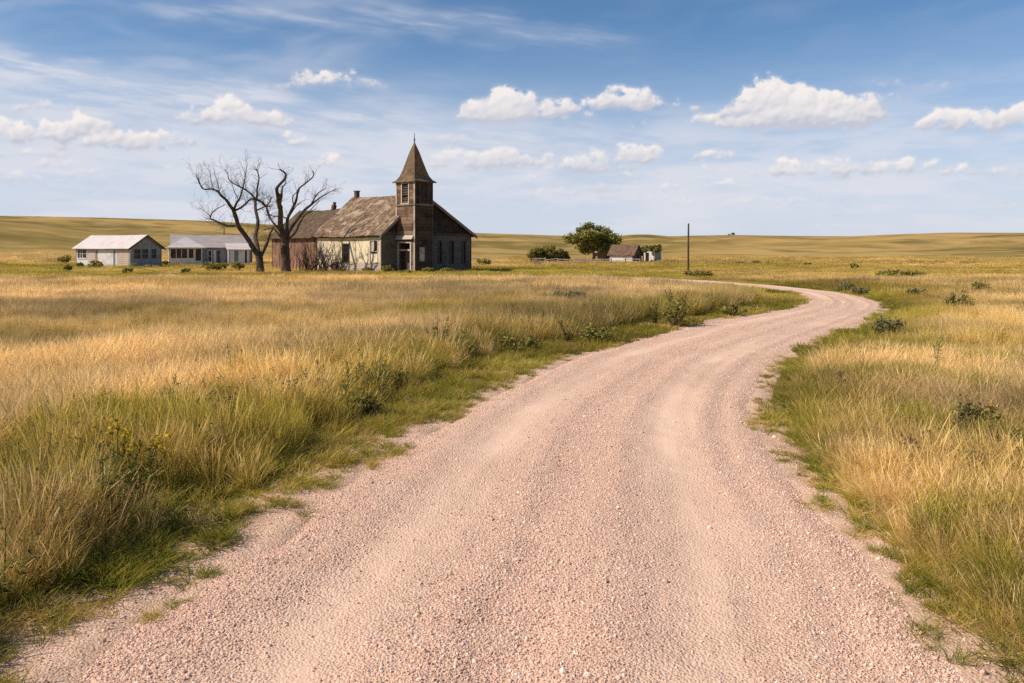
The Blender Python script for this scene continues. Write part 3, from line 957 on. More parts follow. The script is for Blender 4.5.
def pebbles():
    m, nt = new_mat('pebble_stone')
    oi = nt.node('ShaderNodeObjectInfo')
    c = nt.ramp(nt.attr('tint', 'INSTANCER').outputs['Fac'], [(0, (0.42, 0.28, 0.21)), (0.12, (0.66, 0.43, 0.32)), (0.6, (0.80, 0.53, 0.40)), (0.85, (0.84, 0.60, 0.47)), (1, (0.88, 0.72, 0.60))])
    finish(nt, c, 0.9, None, 0.2)
    protos = []
    import bmesh
    for i in range(NV):
        bm = bmesh.new(); bmesh.ops.create_icosphere(bm, subdivisions=1, radius=1.0)
        g = np.random.default_rng(900 + i)
        ax = g.uniform(0.6, 1.25, 3)
        for v in bm.verts:
            k = 1 + g.normal(0, 0.16)
            v.co = Vector((v.co.x * ax[0] * k, v.co.y * ax[1] * k, v.co.z * ax[2] * k * 0.75))
        me = bpy.data.meshes.new('pebble'); bm.to_mesh(me); bm.free(); me.materials.append(m)
        protos.append(bpy.data.objects.new('pebble', me))
    coll = proto_collection('pebbles', protos)
    # on the road surface: pick a place along and across
    n = 330000
    ns = len(ROADL)
    wgt = 1.0 / np.maximum(np.hypot(*((ROADL + ROADR) / 2).T), 3.0) ** 1.0
    vis = ((ROADL[:, 1] > 1.5) & (ROADL[:, 1] < 24)).astype(float) * wgt
    i = rng.choice(ns - 1, size=n, p=(vis[:-1] / vis[:-1].sum()))
    t = rng.uniform(0.0, 1.0, n)
    e = np.abs(t - 0.5) * 2
    dens = 0.35 + 0.75 * np.exp(-((t - 0.47) / 0.10) ** 2) + 0.65 * sstep(0.55, 0.95, e) + .3 * np.exp(-((t - 0.585) / 0.03) ** 2)
    dens *= 1 - 0.85 * np.exp(-((t - 0.27) / 0.075) ** 2) - 0.85 * np.exp(-((t - 0.70) / 0.085) ** 2)
    dens *= 0.35 + 1.1 * fbm(t * 22, np.zeros(n) + i / 60.0, 99, 3)
    k = rng.uniform(size=n) < dens
    i = i[k]; t = t[k]; n = len(i)
    f = rng.uniform(size=n)[:, None]
    jj = np.clip(((t + 0.03) / 1.06) * (NT_ROAD - 1), 0, NT_ROAD - 1.001); j0 = jj.astype(int); fj = (jj - j0)[:, None]
    A = ROADV[i, j0] * (1 - fj) + ROADV[i, j0 + 1] * fj; B = ROADV[i + 1, j0] * (1 - fj) + ROADV[i + 1, j0 + 1] * fj
    P = A * (1 - f) + B * f
    r = np.hypot(P[:, 0], P[:, 1])
    s = 0.0036 * np.exp(rng.normal(0, 0.45, n)) * (1 + 0.03 * r)
    s = np.clip(s, 0.0015, 0.010)
    big = rng.uniform(size=n) < 0.008
    s = np.where(big, s * 1.9, s)
    P[:, 2] += s * 0.25
    # loose stones at the roadside
    x, y = sample_polar(int(sector_area(2.2, 11) * 1500), 2.2, 11)
    sd, left = road_dist(x, y)
    k = (sd > -.1) & (sd < np.where(left, np.where(y < 8.5, 0.6, .25), .3)) & (rng.uniform(size=len(x)) < 0.9 - sd)
    x, y, sd = x[k], y[k], sd[k]
    s2 = 0.0040 * np.exp(rng.normal(0, 0.45, len(x)))
    P = np.vstack([P, np.stack([x, y, height(x, y, sd) + s2 * .3], 1)]); s = np.append(s, s2)
    n = len(P)
    tv = rng.uniform(0, 1, n)
    scatter('gravel', coll, P, rng.uniform(0, 6.28, (n, 3)), np.stack([s, s, s], 1), rng.integers(0, NV, n), np.stack([tv, tv, tv], 1), 'loose pink and grey gravel stones on the road')


# ---------------------------------------------------------------- buildings
class Wall:
    """a wall from local point p0 to p1 (outside on the right-hand side when walking p0 -> p1)"""
    def __init__(self, p0, p1, z0, z1, th=0.16):
        self.p0 = Vector((p0[0], p0[1], 0)); d = Vector((p1[0] - p0[0], p1[1] - p0[1], 0))
        self.L = d.length; self.d = d.normalized(); self.n = Vector((self.d.y, -self.d.x, 0))
        self.z0, self.z1, self.th = z0, z1, th

    def P(self, a, z, off=0.0):
        return self.p0 + self.d * a + self.n * off + Vector((0, 0, z))

    def build(self, mat, parent, holes=(), gable=None, name='wall', label=None):
        mb = MB()
        xs = sorted({0.0, self.L, *[h[0] for h in holes], *[h[1] for h in holes]})
        zs = sorted({self.z0, self.z1, *[h[2] for h in holes], *[h[3] for h in holes]})

        def solid(i, j):
            if i < 0 or j < 0 or i >= len(xs) - 1 or j >= len(zs) - 1: return False
            cx = (xs[i] + xs[i + 1]) / 2; cz = (zs[j] + zs[j + 1]) / 2
            return not any(h[0] < cx < h[1] and h[2] < cz < h[3] for h in holes)
        T = -self.th
        for i in range(len(xs) - 1):
            for j in range(len(zs) - 1):
                if not solid(i, j): continue
                a0, a1, b0, b1 = xs[i], xs[i + 1], zs[j], zs[j + 1]
                mb.quad(self.P(a0, b0), self.P(a1, b0), self.P(a1, b1), self.P(a0, b1))
                mb.quad(self.P(a1, b0, T), self.P(a0, b0, T), self.P(a0, b1, T), self.P(a1, b1, T))
                if not solid(i - 1, j): mb.quad(self.P(a0, b0, T), self.P(a0, b0), self.P(a0, b1), self.P(a0, b1, T))
                if not solid(i + 1, j): mb.quad(self.P(a1, b0), self.P(a1, b0, T), self.P(a1, b1, T), self.P(a1, b1))
                if not solid(i, j - 1): mb.quad(self.P(a0, b0, T), self.P(a1, b0, T), self.P(a1, b0), self.P(a0, b0))
                if not solid(i, j + 1) and not (gable and j == len(zs) - 2): mb.quad(self.P(a0, b1), self.P(a1, b1), self.P(a1, b1, T), self.P(a0, b1, T))
        if gable:
            for off in (0.0, T):
                mb.tri(self.P(0, self.z1, off), self.P(self.L, self.z1, off), self.P(gable[0], gable[1], off))
        return mb.build(name, mat, parent, label)

    def strip(self, mb, a0, a1, z0, z1, o0, o1):
        ps = [self.P(a, z, o) for z in (z0, z1) for (a, o) in ((a0, o0), (a1, o0), (a1, o1), (a0, o1))]
        mb.add(ps, [(3, 2, 1, 0), (4, 5, 6, 7), (0, 1, 5, 4), (1, 2, 6, 5), (2, 3, 7, 6), (3, 0, 4, 7)])

    def window(self, parent, a0, a1, z0, z1, frame_mat, pane_mat, fw=0.10, bars=True, name='window', pane='pane', depth=0.10, label=None, mull=None):
        mb = MB()
        o0, o1 = -0.02, 0.035
        self.strip(mb, a0 - fw, a0, z0 - fw, z1 + fw, 0.001, o1)
        self.strip(mb, a1, a1 + fw, z0 - fw, z1 + fw, 0.001, o1)
        self.strip(mb, a0, a1, z1, z1 + fw, 0.001, o1)
        self.strip(mb, a0, a1, z0 - fw, z0, 0.001, o1 + 0.03)
        if bars:
            zc = (z0 + z1) / 2
            self.strip(mb, a0, a1, zc - 0.03, zc + 0.03, -depth + 0.012, -depth + 0.05)
        for q in (mull or []):
            self.strip(mb, q - 0.04, q + 0.04, z0, z1, -depth + 0.014, -depth + 0.055)
        w = mb.build(name, frame_mat, parent, label)
        p = MB()
        self.strip(p, a0, a1, z0, z1, -depth - 0.02, -depth)
        p.build(pane, pane_mat, w)
        return w


def roof_slope(mb, e0, e1, r1, r0, nu, nv, th, sag=0.0, rough=0.0, seed=0):
    """a thick, slightly uneven roof slope; e0-e1 along the eave, r0-r1 along the ridge"""
    e0, e1, r0, r1 = map(Vector, (e0, e1, r0, r1))
    nrm = (e1 - e0).cross(r0 - e0).normalized()
    if nrm.z < 0: nrm = -nrm
    top = []
    for j in range(nv + 1):
        v = j / nv
        row = []
        for i in range(nu + 1):
            u = i / nu
            p = (e0 * (1 - u) + e1 * u) * (1 - v) + (r0 * (1 - u) + r1 * u) * v
            d = -sag * math.sin(math.pi * u) * (0.35 + 0.65 * v)
            q = float(fbm(np.array([u * nu * 0.45]), np.array([v * nv * 0.45 + seed]), seed, 3)[0]) - 0.5
            p = p + Vector((0, 0, d)) + nrm * (q * rough)
            row.append(p)
        top.append(row)
    W = nu + 1
    vs = [p for row in top for p in row] + [p - nrm * th for row in top for p in row]
    N = W * (nv + 1)
    fs = []
    for j in range(nv):
        for i in range(nu):
            a, b, c, d = j * W + i, j * W + i + 1, (j + 1) * W + i + 1, (j + 1) * W + i
            fs.append((a, b, c, d)); fs.append((d + N, c + N, b + N, a + N))
    for i in range(nu):
        a, b = i, i + 1; fs.append((a + N, b + N, b, a))
        a, b = nv * W + i, nv * W + i + 1; fs.append((a, b, b + N, a + N))
    for j in range(nv):
        a, b = j * W, (j + 1) * W; fs.append((a, b, b + N, a + N))
        a, b = j * W + nu, (j + 1) * W + nu; fs.append((a + N, b + N, b, a))
    mb.add(vs, fs)


M = {}


def make_mats():
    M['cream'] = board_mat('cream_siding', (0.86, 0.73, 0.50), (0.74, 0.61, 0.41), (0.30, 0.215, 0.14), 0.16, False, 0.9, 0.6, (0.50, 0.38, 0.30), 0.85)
    M['grey_shade_wall'] = board_mat('shade_toned_grey_siding', (0.125, 0.104, 0.08), (0.19, 0.16, 0.125), (0.05, 0.042, 0.033), 0.24, False, 0.6, 0.7)  # grey boards, darkened further so the colour carries the unlit sides' shade
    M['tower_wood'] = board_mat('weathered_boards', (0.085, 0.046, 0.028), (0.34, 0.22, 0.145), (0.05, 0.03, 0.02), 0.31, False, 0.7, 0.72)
    M['tower_shade'] = board_mat('shade_toned_boards', (0.045, 0.028, 0.019), (0.11, 0.075, 0.053), (0.025, 0.017, 0.013), 0.31, False, 0.8, 0.7)  # darker copy of the weathered boards; the tower front's shade painted into colour
    M['dark_wood'] = board_mat('dark_trim', (0.075, 0.055, 0.042), (0.14, 0.105, 0.08), (0.03, 0.024, 0.02), 0.3, True, 0.5, 0.6)
    M['pale_trim'] = board_mat('pale_trim', (0.48, 0.39, 0.31), (0.62, 0.53, 0.43), (0.17, 0.12, 0.09), 0.3, True, 0.6, 0.6)
    M['grey_trim'] = board_mat('grey_trim', (0.20, 0.155, 0.12), (0.34, 0.27, 0.215), (0.08, 0.06, 0.045), 0.3, True, 0.6, 0.6)
    M['church_roof'] = shingle_mat('church_shingles', (0.33, 0.225, 0.145), (0.19, 0.125, 0.08), (0.50, 0.375, 0.265), 0.7, 0.16, (0.07, 0.046, 0.03))
    M['wing_roof'] = shingle_mat('mossy_shingles', (0.19, 0.13, 0.088), (0.11, 0.075, 0.052), (0.16, 0.125, 0.05), 0.6, 0.16, (0.07, 0.05, 0.04))
    M['spire'] = shingle_mat('spire_shingles', (0.27, 0.185, 0.12), (0.14, 0.095, 0.062), (0.25, 0.165, 0.05), 0.65, 0.17, (0.09, 0.065, 0.045))
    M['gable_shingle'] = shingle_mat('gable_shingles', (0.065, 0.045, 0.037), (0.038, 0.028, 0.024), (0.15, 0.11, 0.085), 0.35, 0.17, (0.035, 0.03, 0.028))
    M['dark'] = plain_mat('dark_glass', (0.012, 0.012, 0.014), (0.03, 0.027, 0.025), 3, 0.35, 0.05, 0.4)
    M['void'] = plain_mat('dark_interior', (0.015, 0.012, 0.010), (0.035, 0.028, 0.022), 2, 0.95, 0.1, 0.0)
    M['brown_pane'] = plain_mat('brown_glass', (0.10, 0.05, 0.025), (0.02, 0.015, 0.012), 1.5, 0.4, 0.1, 0.3)
    M['brick'] = brick_mat('old_brick')
    M['dark_brick'] = plain_mat('sooty_brick', (0.17, 0.10, 0.075), (0.07, 0.045, 0.035), 5)
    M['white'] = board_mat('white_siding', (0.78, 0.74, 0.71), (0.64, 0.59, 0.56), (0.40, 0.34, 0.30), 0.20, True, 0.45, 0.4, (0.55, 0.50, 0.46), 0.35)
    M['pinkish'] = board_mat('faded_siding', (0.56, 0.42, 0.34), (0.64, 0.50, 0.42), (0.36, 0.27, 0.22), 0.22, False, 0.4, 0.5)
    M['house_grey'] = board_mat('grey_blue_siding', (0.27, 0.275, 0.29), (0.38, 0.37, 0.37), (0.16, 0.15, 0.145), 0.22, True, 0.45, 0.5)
    M['tin'] = tin_mat('pale_roofing', (0.68, 0.60, 0.57), (0.50, 0.40, 0.36))
    M['tin_grey'] = tin_mat('grey_roofing', (0.46, 0.39, 0.36), (0.33, 0.26, 0.23))
    M['barn_roof'] = shingle_mat('barn_shingles', (0.25, 0.145, 0.095), (0.17, 0.10, 0.07), (0.22, 0.17, 0.10), 0.3, 0.2, (0.09, 0.06, 0.05))
    M['barn_wall'] = board_mat('barn_boards', (0.34, 0.21, 0.14), (0.44, 0.29, 0.20), (0.18, 0.11, 0.08), 0.2, True, 0.4, 0.6)
    M['barn_dark'] = board_mat('barn_dark_boards', (0.11, 0.085, 0.065), (0.16, 0.12, 0.09), (0.05, 0.04, 0.03), 0.2, True, 0.4, 0.6)
    M['fence'] = board_mat('fence_wood', (0.30, 0.22, 0.17), (0.45, 0.36, 0.30), (0.13, 0.09, 0.07), 0.3, True, 0.4, 0.6)
    M['pole'] = bark_mat('pole_wood', (0.06, 0.045, 0.034), (0.12, 0.09, 0.07), 5)
    M['dead_bark'] = bark_mat('dead_bark', (0.040, 0.028, 0.022), (0.115, 0.085, 0.065), 5)
    M['bark'] = bark_mat('live_bark', (0.09, 0.07, 0.05), (0.2, 0.16, 0.12), 5)
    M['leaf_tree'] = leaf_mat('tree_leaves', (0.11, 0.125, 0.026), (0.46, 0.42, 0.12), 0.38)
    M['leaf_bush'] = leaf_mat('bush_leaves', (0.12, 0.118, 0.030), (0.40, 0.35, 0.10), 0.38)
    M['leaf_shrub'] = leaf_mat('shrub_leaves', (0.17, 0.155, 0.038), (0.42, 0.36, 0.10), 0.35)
    M['leaf_weed'] = leaf_mat('weed_leaves', (0.10, 0.10, 0.022), (0.26, 0.23, 0.055), 0.35)
    M['leaf_sage'] = leaf_mat('sage_leaves', (0.15, 0.145, 0.06), (0.33, 0.29, 0.13), 0.35)
    M['leaf_dry'] = leaf_mat('dry_leaves', (0.20, 0.13, 0.06), (0.38, 0.26, 0.13))
    M['flower'] = leaf_mat('yellow_flowers', (0.55, 0.36, 0.03), (0.70, 0.50, 0.05), 0.2)
    M['twig'] = bark_mat('twig_bark', (0.07, 0.048, 0.036), (0.15, 0.11, 0.08), 8)
    M['concrete'] = plain_mat('old_concrete', (0.42, 0.37, 0.32), (0.30, 0.26, 0.22), 3)
    M['blue_metal'] = plain_mat('blue_grey_metal', (0.20, 0.27, 0.31), (0.14, 0.18, 0.2), 1.5)
    M['iron'] = plain_mat('dark_iron', (0.06, 0.055, 0.05), (0.1, 0.07, 0.05), 8)


make_mats()
ring = lambda n: [2 * math.pi * k / n for k in range(n)]


def church():
    th = R(48)
    u = (math.cos(th), math.sin(th)); v = (-math.sin(th), math.cos(th))
    C = (-11.68, 71.0)
    W, D = 11.4, 9.94
    EH, RH, RX = 3.55, 7.30, 4.6
    t = thing('church', 'derelict wooden church with square corner tower, pointed spire and sagging shingle roof', 'church', (C[0], C[1], 0), th)
    FOOT.append((C, th, -0.1, W, 0, D + 0.5)); FOOT.append((C, th, 1.7, 4.1, -2.5, 0.2))
    la = lambda px: on_line(C, v, px)           # distance along the sunlit side wall for a picture column
    fa = lambda px: on_line(C, u, px)
    Lw_ = Wall((0, D), (0, 0), -0.3, EH)        # sunlit side, outside towards -x
    Fw = Wall((0, 0), (W, 0), -0.3, EH)         # front, outside towards -y
    Rw_ = Wall((W, 0), (W, D), -0.3, EH)
    Bw = Wall((W, D), (0, D), -0.3, EH)
    # side wall windows
    w1 = (D - la(342.6), D - la(349.0)); w1 = (min(w1), max(w1))
    w2 = (D - la(370.5), D - la(377.5)); w2 = (min(w2), max(w2))
    z = lambda py, Y: zat(py, Y)
    h1 = (*w1, z(261.0, 75), z(244.5, 75)); h2 = (*w2, z(262.0, 72.5), z(241.0, 72.5))
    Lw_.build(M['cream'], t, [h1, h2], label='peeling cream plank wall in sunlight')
    Lw_.window(t, *h1, M['dark_wood'], M['dark'])
    w = Lw_.window(t, *h2, M['pale_trim'], M['dark'], label='half boarded window')
    mb = MB(); zm = (h2[2] + h2[3]) / 2 - .1
    Lw_.strip(mb, h2[0], h2[1], h2[2], zm - 0.1, -0.07, -0.03); mb.build('board', M['cream'], w)
    mb = MB(); Lw_.strip(mb, h2[0], h2[0] + 0.45, zm + 0.12, h2[3], -0.07, -0.04); mb.build('board', M['pale_trim'], w)
    # front wall
    holes = []
    for a, b in ((438.5, 441.5), (450.0, 453.4), (462.0, 465.4)):
        Y = C[1] + u[1] * fa(a)
        holes.append((fa(a), fa(b), z(262.8, Y), z(241.5, Y)))
    Fw.build(M['grey_shade_wall'], t, holes, (RX, RH - 0.1), label='shaded grey plank front wall')
    for h in holes: Fw.window(t, *h, M['dark_wood'], M['dark'], 0.09)
    Rw_.build(M['grey_shade_wall'], t); Bw.build(M['grey_shade_wall'], t, (), (W - RX, RH - 0.1))
    # shingled gable face and eave trim, proud of the wall
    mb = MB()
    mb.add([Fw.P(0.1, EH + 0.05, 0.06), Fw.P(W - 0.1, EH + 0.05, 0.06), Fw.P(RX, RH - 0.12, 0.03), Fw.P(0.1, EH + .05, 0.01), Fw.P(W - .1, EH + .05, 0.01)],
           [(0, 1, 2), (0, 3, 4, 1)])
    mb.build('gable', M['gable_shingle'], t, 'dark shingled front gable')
    mb = MB(); Fw.strip(mb, 0.02, W - .02, EH - 0.16, EH + 0.045, 0.002, 0.10)
    mb.build('trim', M['dark_wood'], t)
    mb = MB()
    Lw_.strip(mb, D - 0.16, D + 0.03, -0.3, EH - 0.02, 0.002, 0.04)
    mb.build('trim', M['pale_trim'], t)
    mb = MB(); Lw_.strip(mb, 0, D - .18, EH - 0.42, EH - 0.02, 0.002, 0.05)
    mb.build('trim', M['dark_wood'], t)
    mb = MB(); Lw_.strip(mb, 0, D - .2, -0.3, 0.35, 0.002, 0.07); mb.build('foundation', M['concrete'], t)
    # roof
    mb = MB()
    sl = (RH - EH) / RX; sr = (RH - EH) / (W - RX)
    oh = 0.42; g0, g1 = -0.40, D + 0.35
    roof_slope(mb, (-oh, g1, EH - oh * sl + .1), (-oh, g0, EH - oh * sl + .1), (RX, g0, RH + .1), (RX, g1, RH + .1), 26, 14, 0.13, 0.16, 0.16, 3)
    roof_slope(mb, (W + oh, g0, EH - oh * sr + .1), (W + oh, g1, EH - oh * sr + .1), (RX, g1, RH + .1), (RX, g0, RH + .1), 26, 14, 0.13, 0.16, 0.14, 9)
    ro = mb.build('roof', M['church_roof'], t, 'patchy tan shingle roof sagging along its ridge')
    # barge boards
    mb = MB()
    for (xa, za, xb, zb) in ((-oh, EH - oh * sl, RX, RH), (W + oh, EH - oh * sr, RX, RH)):
        mb.add([(xa, g0 - .03, za - .2), (xb, g0 - .03, zb - .2), (xb, g0 - .03, zb + .1), (xa, g0 - .03, za + .1),
                (xa, g0 + .04, za - .2), (xb, g0 + .04, zb - .2), (xb, g0 + .04, zb + .1), (xa, g0 + .04, za + .1)],
               [(0, 1, 2, 3), (7, 6, 5, 4), (0, 4, 5, 1), (3, 2, 6, 7), (0, 3, 7, 4)])
    mb.build('barge_board', M['grey_trim'], t)
    # chimney on the ridge
    mb = MB()
    mb.box(RX - 0.2, RX + 0.2, D - 0.5, D - 0.12, RH - 0.6, RH + 0.62)
    mb.box(RX - 0.25, RX + 0.25, D - 0.55, D - 0.07, RH + 0.62, RH + 0.72)
    mb.build('chimney', M['dark_brick'], ro)
    # ---- tower
    x0, x1, y0, y1 = 1.83, 3.98, -2.45, 0.12
    TH = 8.15
    TL = Wall((x0, y1), (x0, y0), -0.3, TH); TF = Wall((x0, y0), (x1, y0), -0.3, TH)
    TR = Wall((x1, y0), (x1, y1), -0.3, TH); TB = Wall((x1, y1), (x0, y1), -0.3, TH)
    LT = TL.L
    door = (0.42, 1.98, -0.25, 2.62)
    lv = (0.85, 1.72, 6.32, 7.98)
    lf = (0.60, 1.50, 6.32, 7.98)
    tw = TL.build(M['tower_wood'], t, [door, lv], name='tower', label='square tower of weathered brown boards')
    TF.build(M['tower_shade'], tw, [lf, (0.55, 1.25, 1.0, 2.25)], name='tower_wall')
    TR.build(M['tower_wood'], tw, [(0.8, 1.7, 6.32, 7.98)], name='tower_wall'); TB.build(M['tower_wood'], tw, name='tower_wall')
    # belfry louvres
    for wl, h in ((TL, lv), (TF, lf), (TR, (0.8, 1.7, 6.32, 7.98))):
        mb = MB()
        nl = 8
        for k in range(nl):
            zz = h[2] + (k + 0.5) * (h[3] - h[2]) / nl
            a = [wl.P(h[0], zz - .09, -0.03), wl.P(h[1], zz - .09, -0.03), wl.P(h[1], zz + .07, -0.13), wl.P(h[0], zz + .07, -0.13)]
            if k in (2,) and wl is TL: a = [p + Vector((0, 0, -.06 * i)) for i, p in enumerate(a)]
            mb.add(a + [p - Vector((0, 0, 0.025)) for p in a], [(0, 1, 2, 3), (7, 6, 5, 4), (0, 4, 5, 1), (2, 6, 7, 3)])
        mb.build('louvre', M['dark_wood'], tw)
        mb = MB()
        wl.strip(mb, h[0] - .12, h[0], h[2] - .1, h[3] + .08, 0.002, 0.05); wl.strip(mb, h[1], h[1] + .12, h[2] - .1, h[3] + .08, 0.002, 0.05)
        wl.strip(mb, h[0], h[1], h[3], h[3] + .08, 0.002, 0.05); wl.strip(mb, h[0] - .16, h[1] + .16, h[2] - .22, h[2] - .1, 0.002, 0.08)
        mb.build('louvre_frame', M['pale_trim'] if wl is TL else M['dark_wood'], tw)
        mb = MB(); wl.strip(mb, h[0], h[1], h[2], h[3], -0.26, -0.24); mb.build('dark_opening', M['void'], tw)
    # corner boards, band under the belfry
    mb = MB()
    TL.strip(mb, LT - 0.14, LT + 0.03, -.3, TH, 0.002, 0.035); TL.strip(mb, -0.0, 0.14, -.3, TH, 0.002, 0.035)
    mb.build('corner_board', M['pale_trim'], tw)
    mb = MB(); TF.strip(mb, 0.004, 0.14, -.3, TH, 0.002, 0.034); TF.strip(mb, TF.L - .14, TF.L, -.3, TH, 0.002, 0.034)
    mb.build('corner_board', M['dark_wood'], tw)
    mb = MB()
    TL.strip(mb, -0.03, LT + 0.07, 6.0, 6.12, 0.037, 0.09); TF.strip(mb, 0.02, TF.L + 0.04, 6.0, 6.12, 0.037, 0.09)
    mb.build('band', M['grey_trim'], tw)
    mb = MB(); mb.box(x0 + .2, x1 - .2, y0 + .2, y1 - .2, TH - .1, TH - .02); mb.build('ceiling', M['void'], tw)
    # doorway
    mb = MB()
    TL.strip(mb, door[0] - .17, door[0], -.25, door[3] + .14, 0.002, 0.07); TL.strip(mb, door[1], door[1] + .17, -.25, door[3] + .14, 0.002, 0.07)
    TL.strip(mb, door[0], door[1], door[3], door[3] + .14, 0.002, 0.07); TL.strip(mb, door[0], door[1], 1.92, 2.06, -0.06, 0.05)
    dfr = mb.build('doorway', M['pale_trim'], tw, 'open doorway with pale frame and transom')
    mb = MB(); TL.strip(mb, door[0] + .75, door[1], -.2, 1.9, -0.15, -0.11)
    mb.build('door_leaf', M['barn_dark'], tw)
    mb = MB(); TL.strip(mb, door[0], door[1], -.25, door[3], -1.6, -1.55); mb.build('dark_opening', M['void'], tw)
    # sloping hood above the door
    mb = MB(); a0, a1 = 0.15, LT - .12
    P = TL.P
    mb.add([P(a0, 3.05, .05), P(a1, 3.05, .05), P(a1, 3.32, .036), P(a0, 3.32, .036), P(a0, 2.95, .30), P(a1, 2.95, .30), P(a1, 3.0, .30), P(a0, 3.0, .30)],
           [(7, 6, 2, 3), (4, 5, 6, 7), (0, 1, 5, 4), (0, 4, 7, 3), (1, 2, 6, 5)])
    mb.build('door_hood', M['pale_trim'], tw)
    # boarded window in the front of the tower
    TF.window(tw, 0.55, 1.25, 1.0, 2.25, M['dark_wood'], M['pale_trim'], 0.09, False, 'tower_window', depth=0.06)
    # flared spire
    cx, cy = (x0 + x1) / 2, (y0 + y1) / 2
    hx, hy = (x1 - x0) / 2, (y1 - y0) / 2
    prof = [(1.24, -0.05), (1.21, 0.02), (1.00, 0.19), (0.82, 0.52), (0.68, 1.0), (0.55, 1.54), (0.43, 2.05), (0.32, 2.55), (0.18, 3.08), (0.03, 3.6)]
    mb = MB(); vs = []; fs = []
    for k, zz in prof:
        for (sx, sy) in ((-1, -1), (1, -1), (1, 1), (-1, 1)):
            vs.append((cx + sx * hx * k * (1.05 if sx * 0 else 1), cy + sy * hy * k, TH + zz))
    for i in range(len(prof) - 1):
        for k in range(4):
            fs.append((i * 4 + k, i * 4 + (k + 1) % 4, (i + 1) * 4 + (k + 1) % 4, (i + 1) * 4 + k))
    fs.append((3, 2, 1, 0)); n = (len(prof) - 1) * 4; fs.append((n, n + 1, n + 2, n + 3))
    mb.add(vs, fs)
    mb.build('spire', M['spire'], tw, 'flared pyramid spire of mossy shingles')
    mb = MB(); mb.tube([(cx, cy, TH + 3.45), (cx, cy, TH + 3.9), (cx, cy, TH + 4.5)], [0.06, 0.045, 0.02], 6)
    mb.tube([(cx, cy, TH + 3.78), (cx, cy, TH + 3.84), (cx, cy, TH + 3.9), (cx, cy, TH + 3.95)], [0.03, 0.09, 0.09, 0.03], 8)
    mb.build('finial', M['iron'], tw)
    # step block by the tower front
    mb = MB(); TF.strip(mb, .9, 1.3, -0.2, 0.42, 0.05, 0.5)
    mb.build('step', M['concrete'], t)
    return C, th, u, v, W, D


CH = church()


def wing():
    C, th, u, v, W, D = CH
    F0 = (C[0] + v[0] * (D + 0.02) + u[0] * 0.35, C[1] + v[1] * (D + 0.02) + u[1] * 0.35)
    L, WD, EH, RH = 8.6, 7.0, 3.45, 6.2
    FOOT.append((F0, th, 0, WD, 0, L))
    t = thing('brick_annex', 'low brick annex with mossy brown roof behind the dead trees', 'annex', (F0[0], F0[1], 0), th)
    a = Wall((0, L), (0, 0.02), -.3, EH); h = [(2.3, 3.2, 0.7, 2.1)]
    a.build(M['brick'], t, h, label='streaked red brick wall')
    for q in h: a.window(t, *q, M['dark_wood'], M['dark'])
    b = Wall((WD, L), (0, L), -.3, EH); b.build(M['brick'], t, (), (WD / 2, RH - .1))
    c = Wall((WD, 0.02), (WD, L), -.3, EH); c.build(M['brick'], t)
    mb = MB(); a.strip(mb, 0, L - 0.05, EH - .35, EH - .02, 0.002, 0.06); mb.build('trim', M['dark_wood'], t)
    mb = MB(); s = (RH - EH) / (WD / 2); oh = .4
    roof_slope(mb, (-oh, L + .35, EH - oh * s + .08), (-oh, 0.35 - .3, EH - oh * s + .08), (WD / 2, .05, RH + .08), (WD / 2, L + .35, RH + .08), 22, 10, .12, .14, .2, 21)
    roof_slope(mb, (WD + oh, .05, EH - oh * s + .08), (WD + oh, L + .35, EH - oh * s + .08), (WD / 2, L + .35, RH + .08), (WD / 2, .05, RH + .08), 22, 10, .12, .14, .2, 22)
    ro = mb.build('roof', M['wing_roof'], t)
    mb = MB()
    T = Matrix.Translation((WD / 2, 2.6, RH)) @ Matrix.Rotation(R(14), 4, 'X')
    mb.box(-.19, .19, -.18, .18, -.5, .45, T); mb.box(-.17, .08, -.17, .02, .45, .78, T)
    mb.build('chimney', M['dark_brick'], ro, 'leaning broken chimney')


wing()


